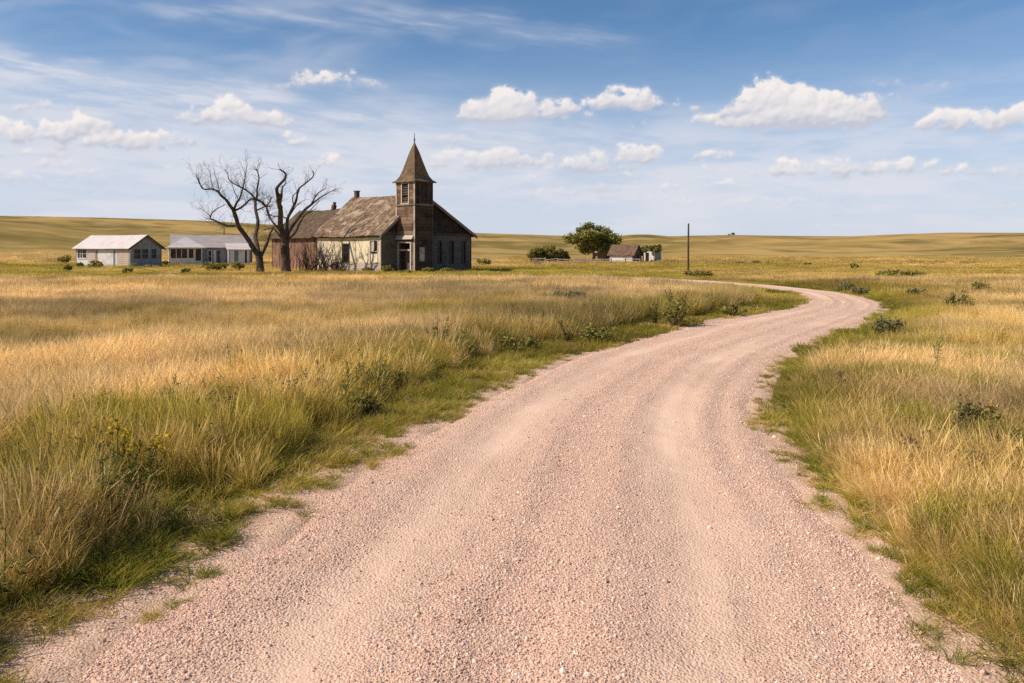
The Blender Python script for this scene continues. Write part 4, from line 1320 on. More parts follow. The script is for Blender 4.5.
def house_one():
    th = R(65); u = (math.cos(th), math.sin(th)); v = (-math.sin(th), math.cos(th))
    H = (-44.2, 92.0); W, L, EH, RH = 4.5, 9.2, 2.35, 3.75
    FOOT.append((H, th, 0, W, 0, L))
    t = thing('house', 'small pale house with pinkish white metal roof, leftmost building on the prairie', 'house', (H[0], H[1], 0), th)
    z = lambda py: zat(py, 93.5)
    la = lambda px: L - on_line(H, v, px)
    fa = lambda px: on_line(H, u, px)
    q = lambda x: x / 9.31 + 60
    a = Wall((0, L), (0, 0), -.3, EH)
    win = (la(q(165)), la(q(248)), 1.05, 2.12)
    door = (la(q(330)), la(q(352)), -.1, 2.0)
    door2 = (la(q(497)), la(q(516)), -.1, 2.0)
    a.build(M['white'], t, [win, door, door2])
    a.window(t, *win, M['white'], M['brown_pane'], .12, True, mull=[win[0] + .35, win[0] + .75])
    for d, m in ((door, M['barn_wall']), (door2, M['blue_metal'])):
        mb = MB(); a.strip(mb, d[0], d[1], d[2], d[3], -.08, -.04); mb.build('door', m, t)
    mb = MB(); a.strip(mb, la(q(530)), L - .12, .05, 2.0, .002, .02); mb.build('panel', M['pinkish'], t, 'faded pink siding panel')
    mb = MB(); a.strip(mb, la(q(262)), door[0] - .1, .5, 2.0, .002, .02); mb.build('panel', M['pinkish'], t)
    mb = MB(); a.strip(mb, 0, L, EH - .32, EH - .03, .022, .05); mb.build('trim', M['house_grey'], t)
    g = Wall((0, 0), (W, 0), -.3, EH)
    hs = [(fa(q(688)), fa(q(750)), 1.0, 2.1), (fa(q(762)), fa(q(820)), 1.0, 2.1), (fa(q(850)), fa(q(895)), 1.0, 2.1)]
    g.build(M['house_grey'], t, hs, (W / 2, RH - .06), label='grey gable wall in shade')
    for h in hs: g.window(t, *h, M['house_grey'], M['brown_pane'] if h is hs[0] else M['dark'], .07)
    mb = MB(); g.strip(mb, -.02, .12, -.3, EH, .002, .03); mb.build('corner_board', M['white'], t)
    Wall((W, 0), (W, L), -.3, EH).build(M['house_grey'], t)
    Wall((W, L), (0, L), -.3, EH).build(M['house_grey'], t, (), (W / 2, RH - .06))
    mb = MB(); s = (RH - EH) / (W / 2); oh = .38
    roof_slope(mb, (-oh, L + .3, EH - oh * s + .06), (-oh, -.3, EH - oh * s + .06), (W / 2, -.3, RH + .06), (W / 2, L + .3, RH + .06), 16, 6, .07, .05, .05, 31)
    roof_slope(mb, (W + oh, -.3, EH - oh * s + .06), (W + oh, L + .3, EH - oh * s + .06), (W / 2, L + .3, RH + .06), (W / 2, -.3, RH + .06), 16, 6, .07, .05, .05, 32)
    mb.build('roof', M['tin'], t, 'pale metal roof')
    mb = MB()
    for (xa, xb) in ((-oh, W / 2), (W + oh, W / 2)):
        za, zb = EH - oh * s, RH
        mb.add([(xa, -.33, za - .16), (xb, -.33, zb - .16), (xb, -.33, zb + .05), (xa, -.33, za + .05), (xa, -.28, za - .16), (xb, -.28, zb - .16), (xb, -.28, zb + .05), (xa, -.28, za + .05)],
               [(0, 1, 2, 3), (7, 6, 5, 4), (0, 4, 5, 1), (3, 2, 6, 7)])
    mb.build('barge_board', M['dark_wood'], t)


house_one()


def house_two():
    # long axis nearly across the view; local x along the front, y to the back
    rz = R(24)
    O = (-46.2, 104.0)
    t = thing('bungalow', 'long low grey house with hipped screened porch, partly behind the left dead tree', 'house', (O[0], O[1], 0), rz)
    FOOT.append((O, rz, 0, 12.5, -2.6, 6))
    d = (math.cos(rz), math.sin(rz))
    fx = lambda px: on_line(O, d, px)
    q = lambda x: x / 8.53 + 155
    EH, RH = 2.5, 4.05
    x0, x1 = fx(q(150)), fx(q(830))
    dep = 5.4
    a = Wall((x0, 0), (x1, 0), -.3, EH)
    A = lambda px: fx(px) - x0
    hs = [(A(q(455)), A(q(480)), .5, 1.9), (A(q(525)), A(q(552)), -.1, 1.9)]
    a.build(M['house_grey'], t, hs)
    a.window(t, *hs[0], M['white'], M['dark']); 
    mb = MB(); a.strip(mb, hs[1][0], hs[1][1], -.1, 1.9, -.1, -.06); mb.build('door', M['barn_dark'], t)
    mb = MB(); a.strip(mb, A(q(500)), A(q(522)), .1, 2.0, .002, .04); mb.build('panel', M['white'], t)
    Wall((x1, 0), (x1, dep), -.3, EH).build(M['house_grey'], t, (), (dep / 2, RH - .05))
    Wall((x1, dep), (x0, dep), -.3, EH).build(M['house_grey'], t)
    Wall((x0, dep), (x0, 0), -.3, EH).build(M['house_grey'], t, (), (dep / 2, RH - .05))
    mb = MB(); s = (RH - EH) / (dep / 2); oh = .35
    roof_slope(mb, (x0 - .3, -oh, EH - oh * s + .06), (x1 + .3, -oh, EH - oh * s + .06), (x1 + .3, dep / 2, RH + .06), (x0 - .3, dep / 2, RH + .06), 18, 6, .08, .08, .06, 41)
    roof_slope(mb, (x1 + .3, dep + oh, EH - oh * s + .06), (x0 - .3, dep + oh, EH - oh * s + .06), (x0 - .3, dep / 2, RH + .06), (x1 + .3, dep / 2, RH + .06), 18, 6, .08, .08, .06, 42)
    mb.build('roof', M['tin_grey'], t)
    # hipped porch projecting to the front
    p0, p1, py = fx(q(118)), fx(q(400)), -2.5
    PH = 2.38
    f = Wall((p0, py), (p1, py), -.3, PH)
    B = lambda px: fx(px) - p0 + .0
    wl = [(.2, (p1 - p0) * .53, .95, 2.15), ((p1 - p0) * .58, (p1 - p0) * .72, .95, 2.15), ((p1 - p0) * .78, (p1 - p0) * .95, .6, 2.15)]
    pw = f.build(M['white'], t, wl, name='porch')
    for h in wl: f.window(pw, *h, M['white'], M['brown_pane'], .08, False, 'porch_window', mull=[h[0] + (h[1] - h[0]) * k for k in ((.33, .66) if h is wl[0] else ())])
    Wall((p1, py), (p1, -0.005), -.3, PH).build(M['white'], pw, name='porch_wall'); Wall((p0, -0.005), (p0, py), -.3, PH).build(M['white'], pw, name='porch_wall')
    mb = MB(); o = .35; rm = (p0 + p1) / 2
    e = [(p0 - o, py - o, PH - .05), (p1 + o, py - o, PH - .05), (p1 + o, 2.0, PH - .05), (p0 - o, 2.0, PH - .05)]
    r1, r2 = (rm, py + 1.7, 3.75), (rm, 2.2, 3.75)
    vs = e + [r1, r2] + [(p[0], p[1], p[2] - .12) for p in e]
    mb.add(vs, [(0, 1, 4), (1, 2, 5, 4), (3, 0, 4, 5), (6, 7, 1, 0), (7, 8, 2, 1), (9, 6, 0, 3), (9, 8, 7, 6)])
    mb.build('porch_roof', M['tin'], pw)
    # white lean-to at the right end
    l0, l1, ly = fx(q(618)), fx(q(802)), -1.6
    w = Wall((l0, ly), (l1, ly), -.3, 2.15)
    dd = [(.75, 1.25, -.1, 1.95), (2.1, 2.35, .1, 1.95)]
    lw = w.build(M['white'], t, dd, name='lean_to')
    mb = MB(); w.strip(mb, *dd[0], -.1, -.06); mb.build('door', M['blue_metal'], lw)
    mb = MB(); w.strip(mb, *dd[1], -.1, -.06); mb.build('door', M['dark'], lw)
    Wall((l1, ly), (l1, -.005), -.3, 2.15).build(M['white'], lw, name='lean_to_wall'); Wall((l0, -.005), (l0, ly), -.3, 2.15).build(M['white'], lw, name='lean_to_wall')
    mb = MB(); roof_slope(mb, (l0 - .25, ly - .35, 2.10), (l1 + .25, ly - .35, 2.10), (l1 + .25, .55, 2.95), (l0 - .25, .55, 2.95), 8, 4, .08, .02, .04, 44)
    mb.build('lean_to_roof', M['tin'], lw)
    mb = MB(); mb.tube([(x0 + 6.6, dep / 2 + .3, RH - .2), (x0 + 6.6, dep / 2 + .3, RH + 1.0)], .06, 6); mb.build('stovepipe', M['iron'], t)


house_two()


def gable_house(name, label, cat, O, rz, W, L, EH, RH, wall_front, wall_side, roof, win=(), oh=.3, sag=.05):
    """local x across the gable, local y along the ridge; long sunlit wall at x = 0"""
    t = thing(name, label, cat, (O[0], O[1], 0), rz)
    FOOT.append((O, rz, 0, W, 0, L))
    a = Wall((0, L), (0, 0), -.3, EH); a.build(wall_side, t, [w for w in win if w[4] == 'side' and False] or [(w[0], w[1], w[2], w[3]) for w in win if w[4] == 'side'])
    g = Wall((0, 0), (W, 0), -.3, EH); g.build(wall_front, t, [(w[0], w[1], w[2], w[3]) for w in win if w[4] == 'front'], (W / 2, RH - .05))
    Wall((W, 0), (W, L), -.3, EH).build(wall_side, t); Wall((W, L), (0, L), -.3, EH).build(wall_front, t, (), (W / 2, RH - .05))
    for w in win:
        (a if w[4] == 'side' else g).window(t, *w[:4], M['dark_wood'], M['dark'], .07)
    mb = MB(); s = (RH - EH) / (W / 2)
    roof_slope(mb, (-oh, L + oh, EH - oh * s + .05), (-oh, -oh, EH - oh * s + .05), (W / 2, -oh, RH + .05), (W / 2, L + oh, RH + .05), 12, 5, .09, sag, .06, 51)
    roof_slope(mb, (W + oh, -oh, EH - oh * s + .05), (W + oh, L + oh, EH - oh * s + .05), (W / 2, L + oh, RH + .05), (W / 2, -oh, RH + .05), 12, 5, .09, sag, .06, 52)
    mb.build('roof', roof, t)
    return t


x, y = gp(633, 262.8)
gable_house('barn', 'low barn with brown roof, white side wall and dark gable by the green tree', 'barn', (x, y), R(58), 3.4, 4.1, 1.35, 2.85, M['barn_dark'], M['white'], M['barn_roof'], [(1.2, 2.1, -.1, 1.3, 'front')])
x, y = gp(606.5, 261.9)
gable_house('shed', 'small brown wooden shed half hidden under the green tree', 'shed', (x, y), R(60), 3.0, 2.4, 1.5, 2.6, M['barn_dark'], M['barn_wall'], M['barn_wall'], ())
x, y = gp(655, 262.3)
gable_house('outbuilding', 'little pale grey outbuilding overgrown at the roof, right of the barn', 'shed', (x, y), R(50), 2.0, 2.2, 2.0, 2.6, M['house_grey'], M['white'], M['barn_dark'], [(.5, 1.0, .1, 1.5, 'side')], .15)


# ---------------------------------------------------------------- vegetation
def leaf_cloud(clumps, n, size, seed, flat=0.0, shell=0.55):
    """quads spread through a set of ellipsoid clumps (centre, radii); light and dark varies by clump"""
    g = np.random.default_rng(seed)
    C = np.array([c[0] for c in clumps], float); Rr = np.array([c[1] for c in clumps], float)
    vol = Rr.prod(1) ** 0.8; k = g.choice(len(C), n, p=vol / vol.sum())
    d = g.normal(size=(n, 3)); d /= np.linalg.norm(d, axis=1, keepdims=True)
    rad = (shell + (1 - shell) * g.uniform(size=n)) ** 1.0 * (1 + g.normal(0, 0.10, n))
    P = C[k] + d * Rr[k] * rad[:, None]
    nrm = d * 0.6 + g.normal(size=(n, 3)) * 0.7 + np.array([0, 0, 0.5]) * (1 + flat)
    nrm /= np.linalg.norm(nrm, axis=1, keepdims=True)
    a = np.cross(nrm, g.normal(size=(n, 3))); a /= np.linalg.norm(a, axis=1, keepdims=True)
    b = np.cross(nrm, a)
    s = size * g.uniform(0.5, 1.35, n)
    A = a * s[:, None]; B = b * (s * g.uniform(0.45, 0.8, n))[:, None]
    V = np.stack([P - A, P - B * .8 - A * .1, P + A, P + B], 1).reshape(-1, 3)
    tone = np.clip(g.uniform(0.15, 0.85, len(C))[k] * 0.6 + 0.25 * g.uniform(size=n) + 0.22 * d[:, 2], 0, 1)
    bl = np.zeros((n * 4, 4)); bl[:, 0] = np.repeat(tone, 4); bl[:, 3] = 1
    return V, np.arange(n * 4).reshape(-1, 4), bl


def leaf_obj(name, clumps, n, size, seed, mat, parent, shell=0.5):
    V, Fc, bl = leaf_cloud(clumps, n, size, seed, 0, shell)
    me = np_mesh(name, V, Fc, 4, mat, {'bl': bl})
    o = bpy.data.objects.new(name, me); COL.objects.link(o); o.parent = parent
    return o


def broad_tree(name, label, loc, w, h, seed, mat, leaves=9000, ls=0.16, trunk_h=0.25, group=None, lobes=15, wy=None, skirt=0.12, ls0=0.09, ls1=0.17):
    g = np.random.default_rng(seed)
    t = thing(name, label, 'tree', (loc[0], loc[1], height(np.array([loc[0]]), np.array([loc[1]]))[0]), 0, group)
    wy = wy or w
    clumps = []
    for i in range(lobes):
        d = Vector(g.normal(0, 1, 3)).normalized() * (g.uniform(0.25, 1.0) ** 0.5)
        cz = (1 + skirt) / 2; hz = (1 - skirt) / 2
        s = g.uniform(ls0, ls1)
        clumps.append(((d.x * (0.53 - s) * w, d.y * (0.53 - s) * wy, (cz + d.z * (hz - s * .6)) * h), (s * w, s * wy, s * 0.85 * h * (1.0 if h > .6 * w else 1.2))))
    tb = MB()
    top = h * (trunk_h + .12)
    r0 = 0.035 * h
    tb.tube([(0, 0, -.2), (0.02 * w, 0, top * .5), (-0.01 * w, 0, top)], [r0 * 1.3, r0, r0 * .8], 8)
    tr = tb.build('trunk', M['bark'], t, smooth=True)
    lb = MB()
    for c, _ in clumps[:10]:
        c = Vector(c)
        lb.tube([(-0.01 * w, 0, top * .8), Vector((c.x * .45, c.y * .45, top + (c.z - top) * .5)), c], [r0 * .55, r0 * .35, r0 * .12], 5)
    lb.build('limbs', M['bark'], t, smooth=True)
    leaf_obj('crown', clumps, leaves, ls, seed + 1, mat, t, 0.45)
    return t


def shrub(name, label, loc, w, h, seed, mat, n=500, ls=0.06, group=None, cat='shrub', z=None, lobes=6, stems=5):
    lobes = lobes + 5
    g = np.random.default_rng(seed)
    x, y = loc
    sd, _ = road_dist(np.array([x]), np.array([y]))
    zz = float(height(np.array([x]), np.array([y]), sd)[0])
    t = thing(name, label, cat, (x, y, zz), 0, group)
    clumps = []
    sb = MB()
    for i in range(lobes):
        a = g.uniform(0, 6.283); rr = math.sqrt(g.uniform()) * 0.38 * w
        hz = g.uniform(0.3, 0.8) * h * (1 - 0.5 * rr / w)
        s = g.uniform(0.12, 0.23)
        c = (math.cos(a) * rr, math.sin(a) * rr, hz)
        clumps.append((c, (s * w, s * w, s * h * 1.25)))
        sb.tube([(c[0] * .15, c[1] * .15, -.05), (c[0] * .6, c[1] * .6, hz * .6), (c[0] * 1.1, c[1] * 1.1, hz + s * h * .7)], [0.012 * h + .003, .008 * h + .002, .003], 4, False)
    sb.build('stem', M['twig'], t)
    leaf_obj('foliage', clumps, int(n * .75), ls, seed + 1, mat, t, 0.05)
    return t


def weed(name, label, loc, h, seed, mat, stems=5, leaf=0.06, spread=0.25, tops=None, group=None, cat='weed'):
    """upright leafy stems, each carrying paired leaves and a seed or flower top"""
    g = np.random.default_rng(seed)
    x, y = loc
    sd, _ = road_dist(np.array([x]), np.array([y]))
    zz = float(height(np.array([x]), np.array([y]), sd)[0])
    t = thing(name, label, cat, (x, y, zz), 0, group)
    sb = MB(); V = []; tone = []; TV = []
    for s in range(stems):
        a = g.uniform(0, 6.283); sp = spread * g.uniform(0.2, 1)
        hh = h * g.uniform(0.65, 1.0)
        pts = [Vector((math.cos(a) * sp * k ** 1.3, math.sin(a) * sp * k ** 1.3, hh * k - .03)) for k in (0, .3, .6, .85, 1)]
        sb.tube(pts, [.007, .006, .005, .004, .002], 4, False)
        nl = int(12 + 22 * hh)
        for i in range(nl):
            k = g.uniform(0.12, 0.98)
            j = min(int(k * 4), 3); p = pts[j].lerp(pts[j + 1], k * 4 - j)
            az = g.uniform(0, 6.283); L = leaf * g.uniform(0.6, 1.4) * (1.3 - .7 * k)
            d = Vector((math.cos(az), math.sin(az), g.uniform(0.1, 0.9))).normalized()
            sd_ = d.cross(Vector((0, 0, 1))).normalized() * L * .22
            V += [p, p + d * L * .5 + sd_, p + d * L, p + d * L * .5 - sd_]; tone.append(g.uniform())
        for i in range(10 if tops else 0):
            p = pts[-1] + Vector(g.normal(0, .025, 3)) * (1 + h)
            for _ in range(2):
                q = [p + Vector(g.normal(0, .012, 3)) for _ in range(4)]
                TV += q
    sb.build('stem', M['twig'], t)

    def quads(nm, V, tn, mt):
        n = len(V) // 4
        bl = np.zeros((n * 4, 4)); bl[:, 0] = np.repeat(tn, 4); bl[:, 3] = 1
        me = np_mesh(nm, np.array([tuple(p) for p in V]), np.arange(n * 4).reshape(-1, 4), 4, mt, {'bl': bl})
        o = bpy.data.objects.new(nm, me); COL.objects.link(o); o.parent = t
    quads('leaves', V, np.array(tone), mat)
    if TV: quads('flower_head', TV, g.uniform(0, 1, len(TV) // 4), tops)
    return t


def dead_trees():
    q = lambda p: (p[0] / 5.465 + 180, p[1] / 5.465 + 155)
    T1 = dict(base=(440, 638), trunk=[(440, 640), (437, 600), (432, 545)], r=0.36, limbs=[
        ([(434, 560), (405, 510), (372, 465), (340, 420), (320, 385), (302, 340), (293, 300)], .24, .17),
        ([(293, 300), (275, 272), (255, 250), (232, 222), (210, 205), (165, 187), (120, 182), (95, 120)], .16, .03),
        ([(312, 385), (275, 386), (240, 380), (190, 358), (160, 338), (180, 302), (245, 268)], .11, .03),
        ([(293, 305), (308, 265), (320, 235), (335, 180), (350, 120), (368, 60)], .12, .02),
        ([(302, 302), (330, 288), (355, 275), (385, 252), (412, 243), (440, 260), (470, 285)], .10, .05),
        ([(434, 550), (418, 480), (412, 440), (425, 360), (416, 300), (415, 245)], .20, .14),
        ([(415, 250), (418, 215), (422, 190), (432, 130), (425, 90), (412, 73)], .12, .03),
        ([(416, 245), (385, 210), (350, 180), (310, 165), (272, 142), (260, 105), (248, 80)], .10, .02),
        ([(418, 240), (445, 262), (470, 285), (482, 320), (495, 355)], .10, .04),
        ([(425, 300), (470, 280), (490, 250), (503, 226)], .08, .03),
        ([(440, 555), (468, 510), (482, 470), (490, 440), (515, 400)], .17, .06),
        ([(120, 182), (108, 150), (90, 115)], .04, .01), ([(185, 195), (170, 140), (160, 85)], .045, .012), ([(215, 205), (205, 150), (185, 90)], .045, .012),
        ([(165, 335), (130, 300), (100, 290)], .04, .01), ([(318, 240), (290, 190), (285, 120)], .04, .01)])
    T2 = dict(base=(580, 640), trunk=[(580, 642), (578, 580), (574, 520), (576, 460)], r=0.40, limbs=[
        ([(574, 480), (565, 420), (556, 370), (545, 300), (537, 260), (535, 220)], .27, .19),
        ([(535, 225), (538, 190), (546, 160), (575, 130), (572, 100), (548, 74)], .15, .06),
        ([(543, 280), (552, 225), (562, 190), (577, 150)], .13, .04),
        ([(578, 470), (586, 400), (592, 350), (610, 295), (628, 245), (650, 190), (690, 150), (731, 120), (725, 86)], .18, .03),
        ([(582, 470), (600, 410), (640, 350), (680, 300), (720, 265), (755, 240), (800, 215), (868, 183)], .20, .02),
        ([(720, 265), (742, 238), (762, 210), (792, 183)], .09, .03),
        ([(590, 460), (622, 425), (650, 370), (690, 330), (740, 300)], .12, .03),
        ([(570, 470), (540, 410), (510, 365), (490, 330), (470, 270)], .13, .03),
        ([(570, 490), (540, 440), (505, 405), (462, 412)], .11, .03),
        ([(588, 350), (560, 335), (520, 330), (470, 325)], .07, .02),
        ([(620, 270), (612, 230), (640, 200), (665, 170)], .06, .02),
        ([(600, 330), (640, 270), (690, 240)], .06, .015), ([(640, 350), (690, 325), (760, 250), (800, 235)], .06, .012)])
    for T, Y, seed, lab in ((T1, 71.0, 5, 'bare dead tree with wide spreading limbs, left of the two'), (T2, 70.6, 8, 'bare dead tree with thick broken upright limbs in front of the brick annex')):
        g = np.random.default_rng(seed)
        b = q(T['base']); B = pt(b[0], b[1], Y); B.z = 0
        t = thing('dead_tree', lab, 'tree', tuple(B), 0, 'bare dead trees beside the church')

        def W(p, dy=0.0):
            a = q(p); return pt(a[0], a[1], Y + dy) - B
        mb = MB()
        tp = [W(p) for p in T['trunk']]; tp[0].z = -0.3
        n = len(tp)
        mb.tube([tp[0], tp[0].lerp(tp[1], .35)] + tp[1:], [T['r'] * 1.5, T['r'] * 1.12] + [T['r'] * (1 - .2 * i / n) for i in range(1, n)], 9)
        mb.build('trunk', M['dead_bark'], t, smooth=True)
        tw = MB()
        starts = []
        ends = {}
        for (pp, r0, r1) in T['limbs']:
            dy0 = 0
            key = min(ends, key=lambda e: (e[0] - pp[0][0]) ** 2 + (e[1] - pp[0][1]) ** 2) if ends else None
            if key and (key[0] - pp[0][0]) ** 2 + (key[1] - pp[0][1]) ** 2 < 350: dy0 = ends[key]
            slope = g.normal(0, 0.35)
            P = []; m = len(pp)
            for i, p in enumerate(pp):
                dy = dy0 + slope * i
                ends[p] = dy
                P.append(W(p, dy) + (Vector(g.normal(0, .05, 3)) if 0 < i else Vector()))
            # smooth
            Q = [Vector(c) for c in catmull(np.array([tuple(p) for p in P]), 4)]
            rr = [(r0 + (r1 - r0) * i / (len(Q) - 1)) * 1.0 * (1 + g.normal(0, .06)) for i in range(len(Q))]
            lm = MB(); lm.tube(Q, rr, 7)
            lm.build('limb', M['dead_bark'], t, smooth=True)
            for i in range(2, len(Q)):
                starts.append((Q[i], (Q[i] - Q[i - 1]).normalized(), rr[i]))

        def twig(p, d, L, r, depth):
            k = 5; pts = [p]; rad = [r]
            for i in range(k):
                d = (d + Vector(g.normal(0, 0.20, 3)) + Vector((0, 0, 0.07))).normalized()
                p = p + d * L / k; pts.append(p); rad.append(r * (1 - .85 * (i + 1) / k))
                if depth > 0 and i >= 1 and g.uniform() < 0.62:
                    ax = Vector(g.normal(0, 1, 3)); dd = (d + ax.normalized() * 0.75).normalized()
                    twig(p, dd, L * g.uniform(.4, .65), rad[-1] * .75, depth - 1)
            tw.tube(pts, [max(q_, .004) for q_ in rad], 4, False)
        for (p, d, r) in starts:
            for _ in range(2 if r < .12 else 1):
                if g.uniform() < (0.75 if seed == 5 else 0.42):
                    ax = Vector(g.normal(0, 1, 3)); ax.y *= .7
                    dd = (d * .7 + ax.normalized() * 0.75 + Vector((0, 0, .3))).normalized()
                    twig(p, dd, g.uniform(.5, 1.25), min(.024, r * .5), 2)
        tw.build('twigs', M['twig'], t)


dead_trees()


def vines():
    """bare brush growing up the annex wall and the church corner"""
    for (px, py, Y, w, h, n, seed, lab) in ((322, 271, 74.5, 3.0, 3.6, 64, 1, 'dark bare brush growing up the wall between annex and church'),
                                           (343, 271.5, 71.8, 1.2, 1.3, 18, 2, 'small bare bush below the church side window'),
                                           (300, 271.5, 76.0, 2.6, 2.8, 30, 3, 'thin bare brush in front of the red brick wall')):
        g = np.random.default_rng(seed)
        B = Vector(((px - 512) / F * Y, Y, 0))
        t = thing('dead_brush', lab, 'brush', tuple(B), 0, 'leafless brush along the old walls')
        mb = MB()
        for i in range(n):
            p = Vector((g.uniform(-w / 2, w / 2), g.uniform(-.3, .3), -.05)); d = Vector((g.normal(0, .25), g.normal(0, .15), 1)).normalized()
            hh = h * g.uniform(.4, 1); pts = [p]
            for k in range(6):
                d = (d + Vector((g.normal(0, .22), g.normal(0, .12), .05))).normalized(); p = p + d * hh / 6; pts.append(p)
                if g.uniform() < .6:
                    e = (d + Vector((g.normal(0, .8), g.normal(0, .4), .1))).normalized()
                    mb.tube([p, p + e * hh * .13, p + (e + d * .4) * hh * .22], [.016, .012, .005], 4, False)
            mb.tube(pts, [.035, .03, .026, .022, .018, .012, .006], 5, False)
        mb.build('stems', M['dead_bark'], t)


vines()

# green trees and bushes by the farm
broad_tree('leafy_tree', 'big round dark green tree beside the barn', (pt(593, 262, 131).x, 131), 9.6, 6.7, 63, M['leaf_tree'], 12000, 0.21, 0.2, None, 30, 6.8, 0.10, 0.09, 0.19)
for i, (px, w, h, lab) in enumerate(((538, 3.6, 2.5, 'leftmost rounded green bush in the clump beyond the church'), (551, 4.0, 3.1, 'tallest rounded green bush in the clump left of the big tree'), (562, 2.8, 2.2, 'low green bush tucked against the left of the big tree'))):
    Y = 124 + i
    broad_tree('round_bush', lab, (pt(px, 260, Y).x, Y), w, h, 70 + i, M['leaf_bush'], 6500, 0.15, 0.12, 'round green bushes by the farm', 20, w * .8, -0.10, 0.16, 0.27)
broad_tree('roof_tree', 'small dark tree spreading over the little outbuilding', (pt(655, 262, 126.5).x, 126.5), 3.0, 3.2, 81, M['leaf_tree'], 1800, 0.15, 0.45, None, 8, 2, 0.42)
broad_tree('roof_tree', 'small dark tree rising behind the barn gable', (pt(643, 262, 129).x, 129), 2.2, 3.1, 82, M['leaf_tree'], 1200, 0.15, 0.4, None, 6, 2, 0.3)

# shrubs about the houses and in the field
SHRUBS = [
    (65, 264.5, 2.6, 1.6, 'dark green shrub left of the pale house'), (79, 268.0, 1.1, 0.75, 'small dark shrub at the left corner of the pale house'),
    (96, 268.0, 1.7, 0.95, 'wide dark shrub below the pale house wall'), (67, 271.3, 0.9, 0.6, 'little bush in the grass left before the pale house'),
    (127, 273.5, 0.9, 0.55, 'low dark bush in the grass before the pale house corner'), (210, 271.0, 1.9, 1.0, 'round dark shrub before the grey bungalow'),
    (222, 271.0, 1.7, 0.9, 'middle dark shrub before the bungalow wall'), (238, 270.5, 1.5, 0.95, 'dark shrub before the white lean-to'),
    (186, 273.6, 0.8, 0.5, 'tiny bush in the lawn before the screened porch'), (164, 266, 1.2, .7, 'low shrub between the two small houses'),
    (690, 276.5, 1.1, 0.55, 'small dark bush near the foot of the wooden pole'), (702, 277.5, 1.6, 0.6, 'flat grey green bush where the road disappears'),
    (741, 264.3, 1.6, 0.55, 'far dark bush, first right of the pole'), (757, 264.3, 1.4, 0.6, 'far dark bush, second right of the pole'),
    (769, 264.8, 0.8, 0.5, 'tiny far bush in the pale grass beyond the bend'), (854, 269.0, 0.9, 0.8, 'lone dark bush far out in the pale field'),
    (808, 266.0, 1.3, .5, 'far low bush above the bend of the road'),
    (884, 278.4, 2.0, 0.55, 'low dark thicket in the right field, left part'), (897, 278.6, 2.6, 0.75, 'low dark thicket in the right field, middle part'), (914, 278.4, 1.9, 0.5, 'low dark thicket in the right field, right part'),
    (546, 303.5, 1.6, 0.42, 'grey green sage bush in the golden field'), (570, 304.0, 1.5, 0.55, 'rounded sage bush in the golden field before the farm'),
    (458, 303, 1.3, 0.3, 'flat sage bush in the golden field right of the church'),
    (483, 266.0, 2.2, 1.1, 'dark bush right of the church wall'), (388, 272.6, 1.5, 0.8, 'weedy green bush at the near church corner'), (368, 272.2, 1.2, 0.5, 'low weeds under the half boarded church window'),
    (428, 272.8, 1.2, 0.5, 'weeds along the foot of the tower front'), (447, 272.5, 1.8, 0.5, 'weeds along the shaded church wall'), (406, 274.2, 1.2, .4, 'low weeds before the church doorway'),
]
for i, (px, py, w, h, lab) in enumerate(SHRUBS):
    loc = gp(px, py)
    mt = M['leaf_sage'] if 'sage' in lab else M['leaf_shrub']
    shrub('shrub', lab, loc, w, h, 300 + 3 * i, mt, int(420 + 160 * w), 0.035 + 0.0009 * loc[1], None, lobes=8)

NEAR_SHRUBS = [
    (890, 340, 0.85, 0.62, 'leafy grey green bush at the outer edge of the bend', 'sage'), (959, 316, 0.95, 0.92, 'upright dark green bush standing in the right field', ''),
    (981, 297, 0.85, 0.85, 'dark rounded bush farther out in the right field', ''), (918, 300, 0.9, 0.6, 'small bush on the green bank beyond the bend', 'sage'),
    (861, 295.5, .9, .45, 'low bush beside the far bend of the road', 'sage'), (845, 291.5, 1.2, .5, 'wide low bush by the far bend', 'sage'),
    (975, 440, 0.50, 0.50, 'weedy dark bush in the right foreground grass', ''), (895, 331, .5, .35, 'brownish low bush next to the bend bush', ''),
    (677, 327, 1.15, 0.85, 'big dark leafy clump rising from the far verge', ''), (602, 343, 0.9, 0.5, 'mid green clump in the verge between two weeds', ''), (735, 316, 0.9, 0.5, 'last low green clump of the verge before the bend', ''), (520, 352, 0.8, 0.45, 'yellow green clump in the verge right of the dark weed patch', ''),
    (455, 362, 0.95, 0.58, 'dark bushy weed patch beside the road', 'dark'), (385, 392, 0.6, 0.4, 'dark shady bush at the road verge', 'dark'), (360, 420, 0.55, 0.36, 'low dark bush at the foot of the tall verge grass', 'dark'),
]
for i, (px, py, w, h, lab, k) in enumerate(NEAR_SHRUBS):
    loc = gp(px, py)
    mt = M['leaf_sage'] if k == 'sage' else M['leaf_shrub']
    shrub('bush', lab, loc, w, h, 500 + 3 * i, mt, int(1100), 0.026 + .0006 * loc[1], None, 'bush', lobes=10)
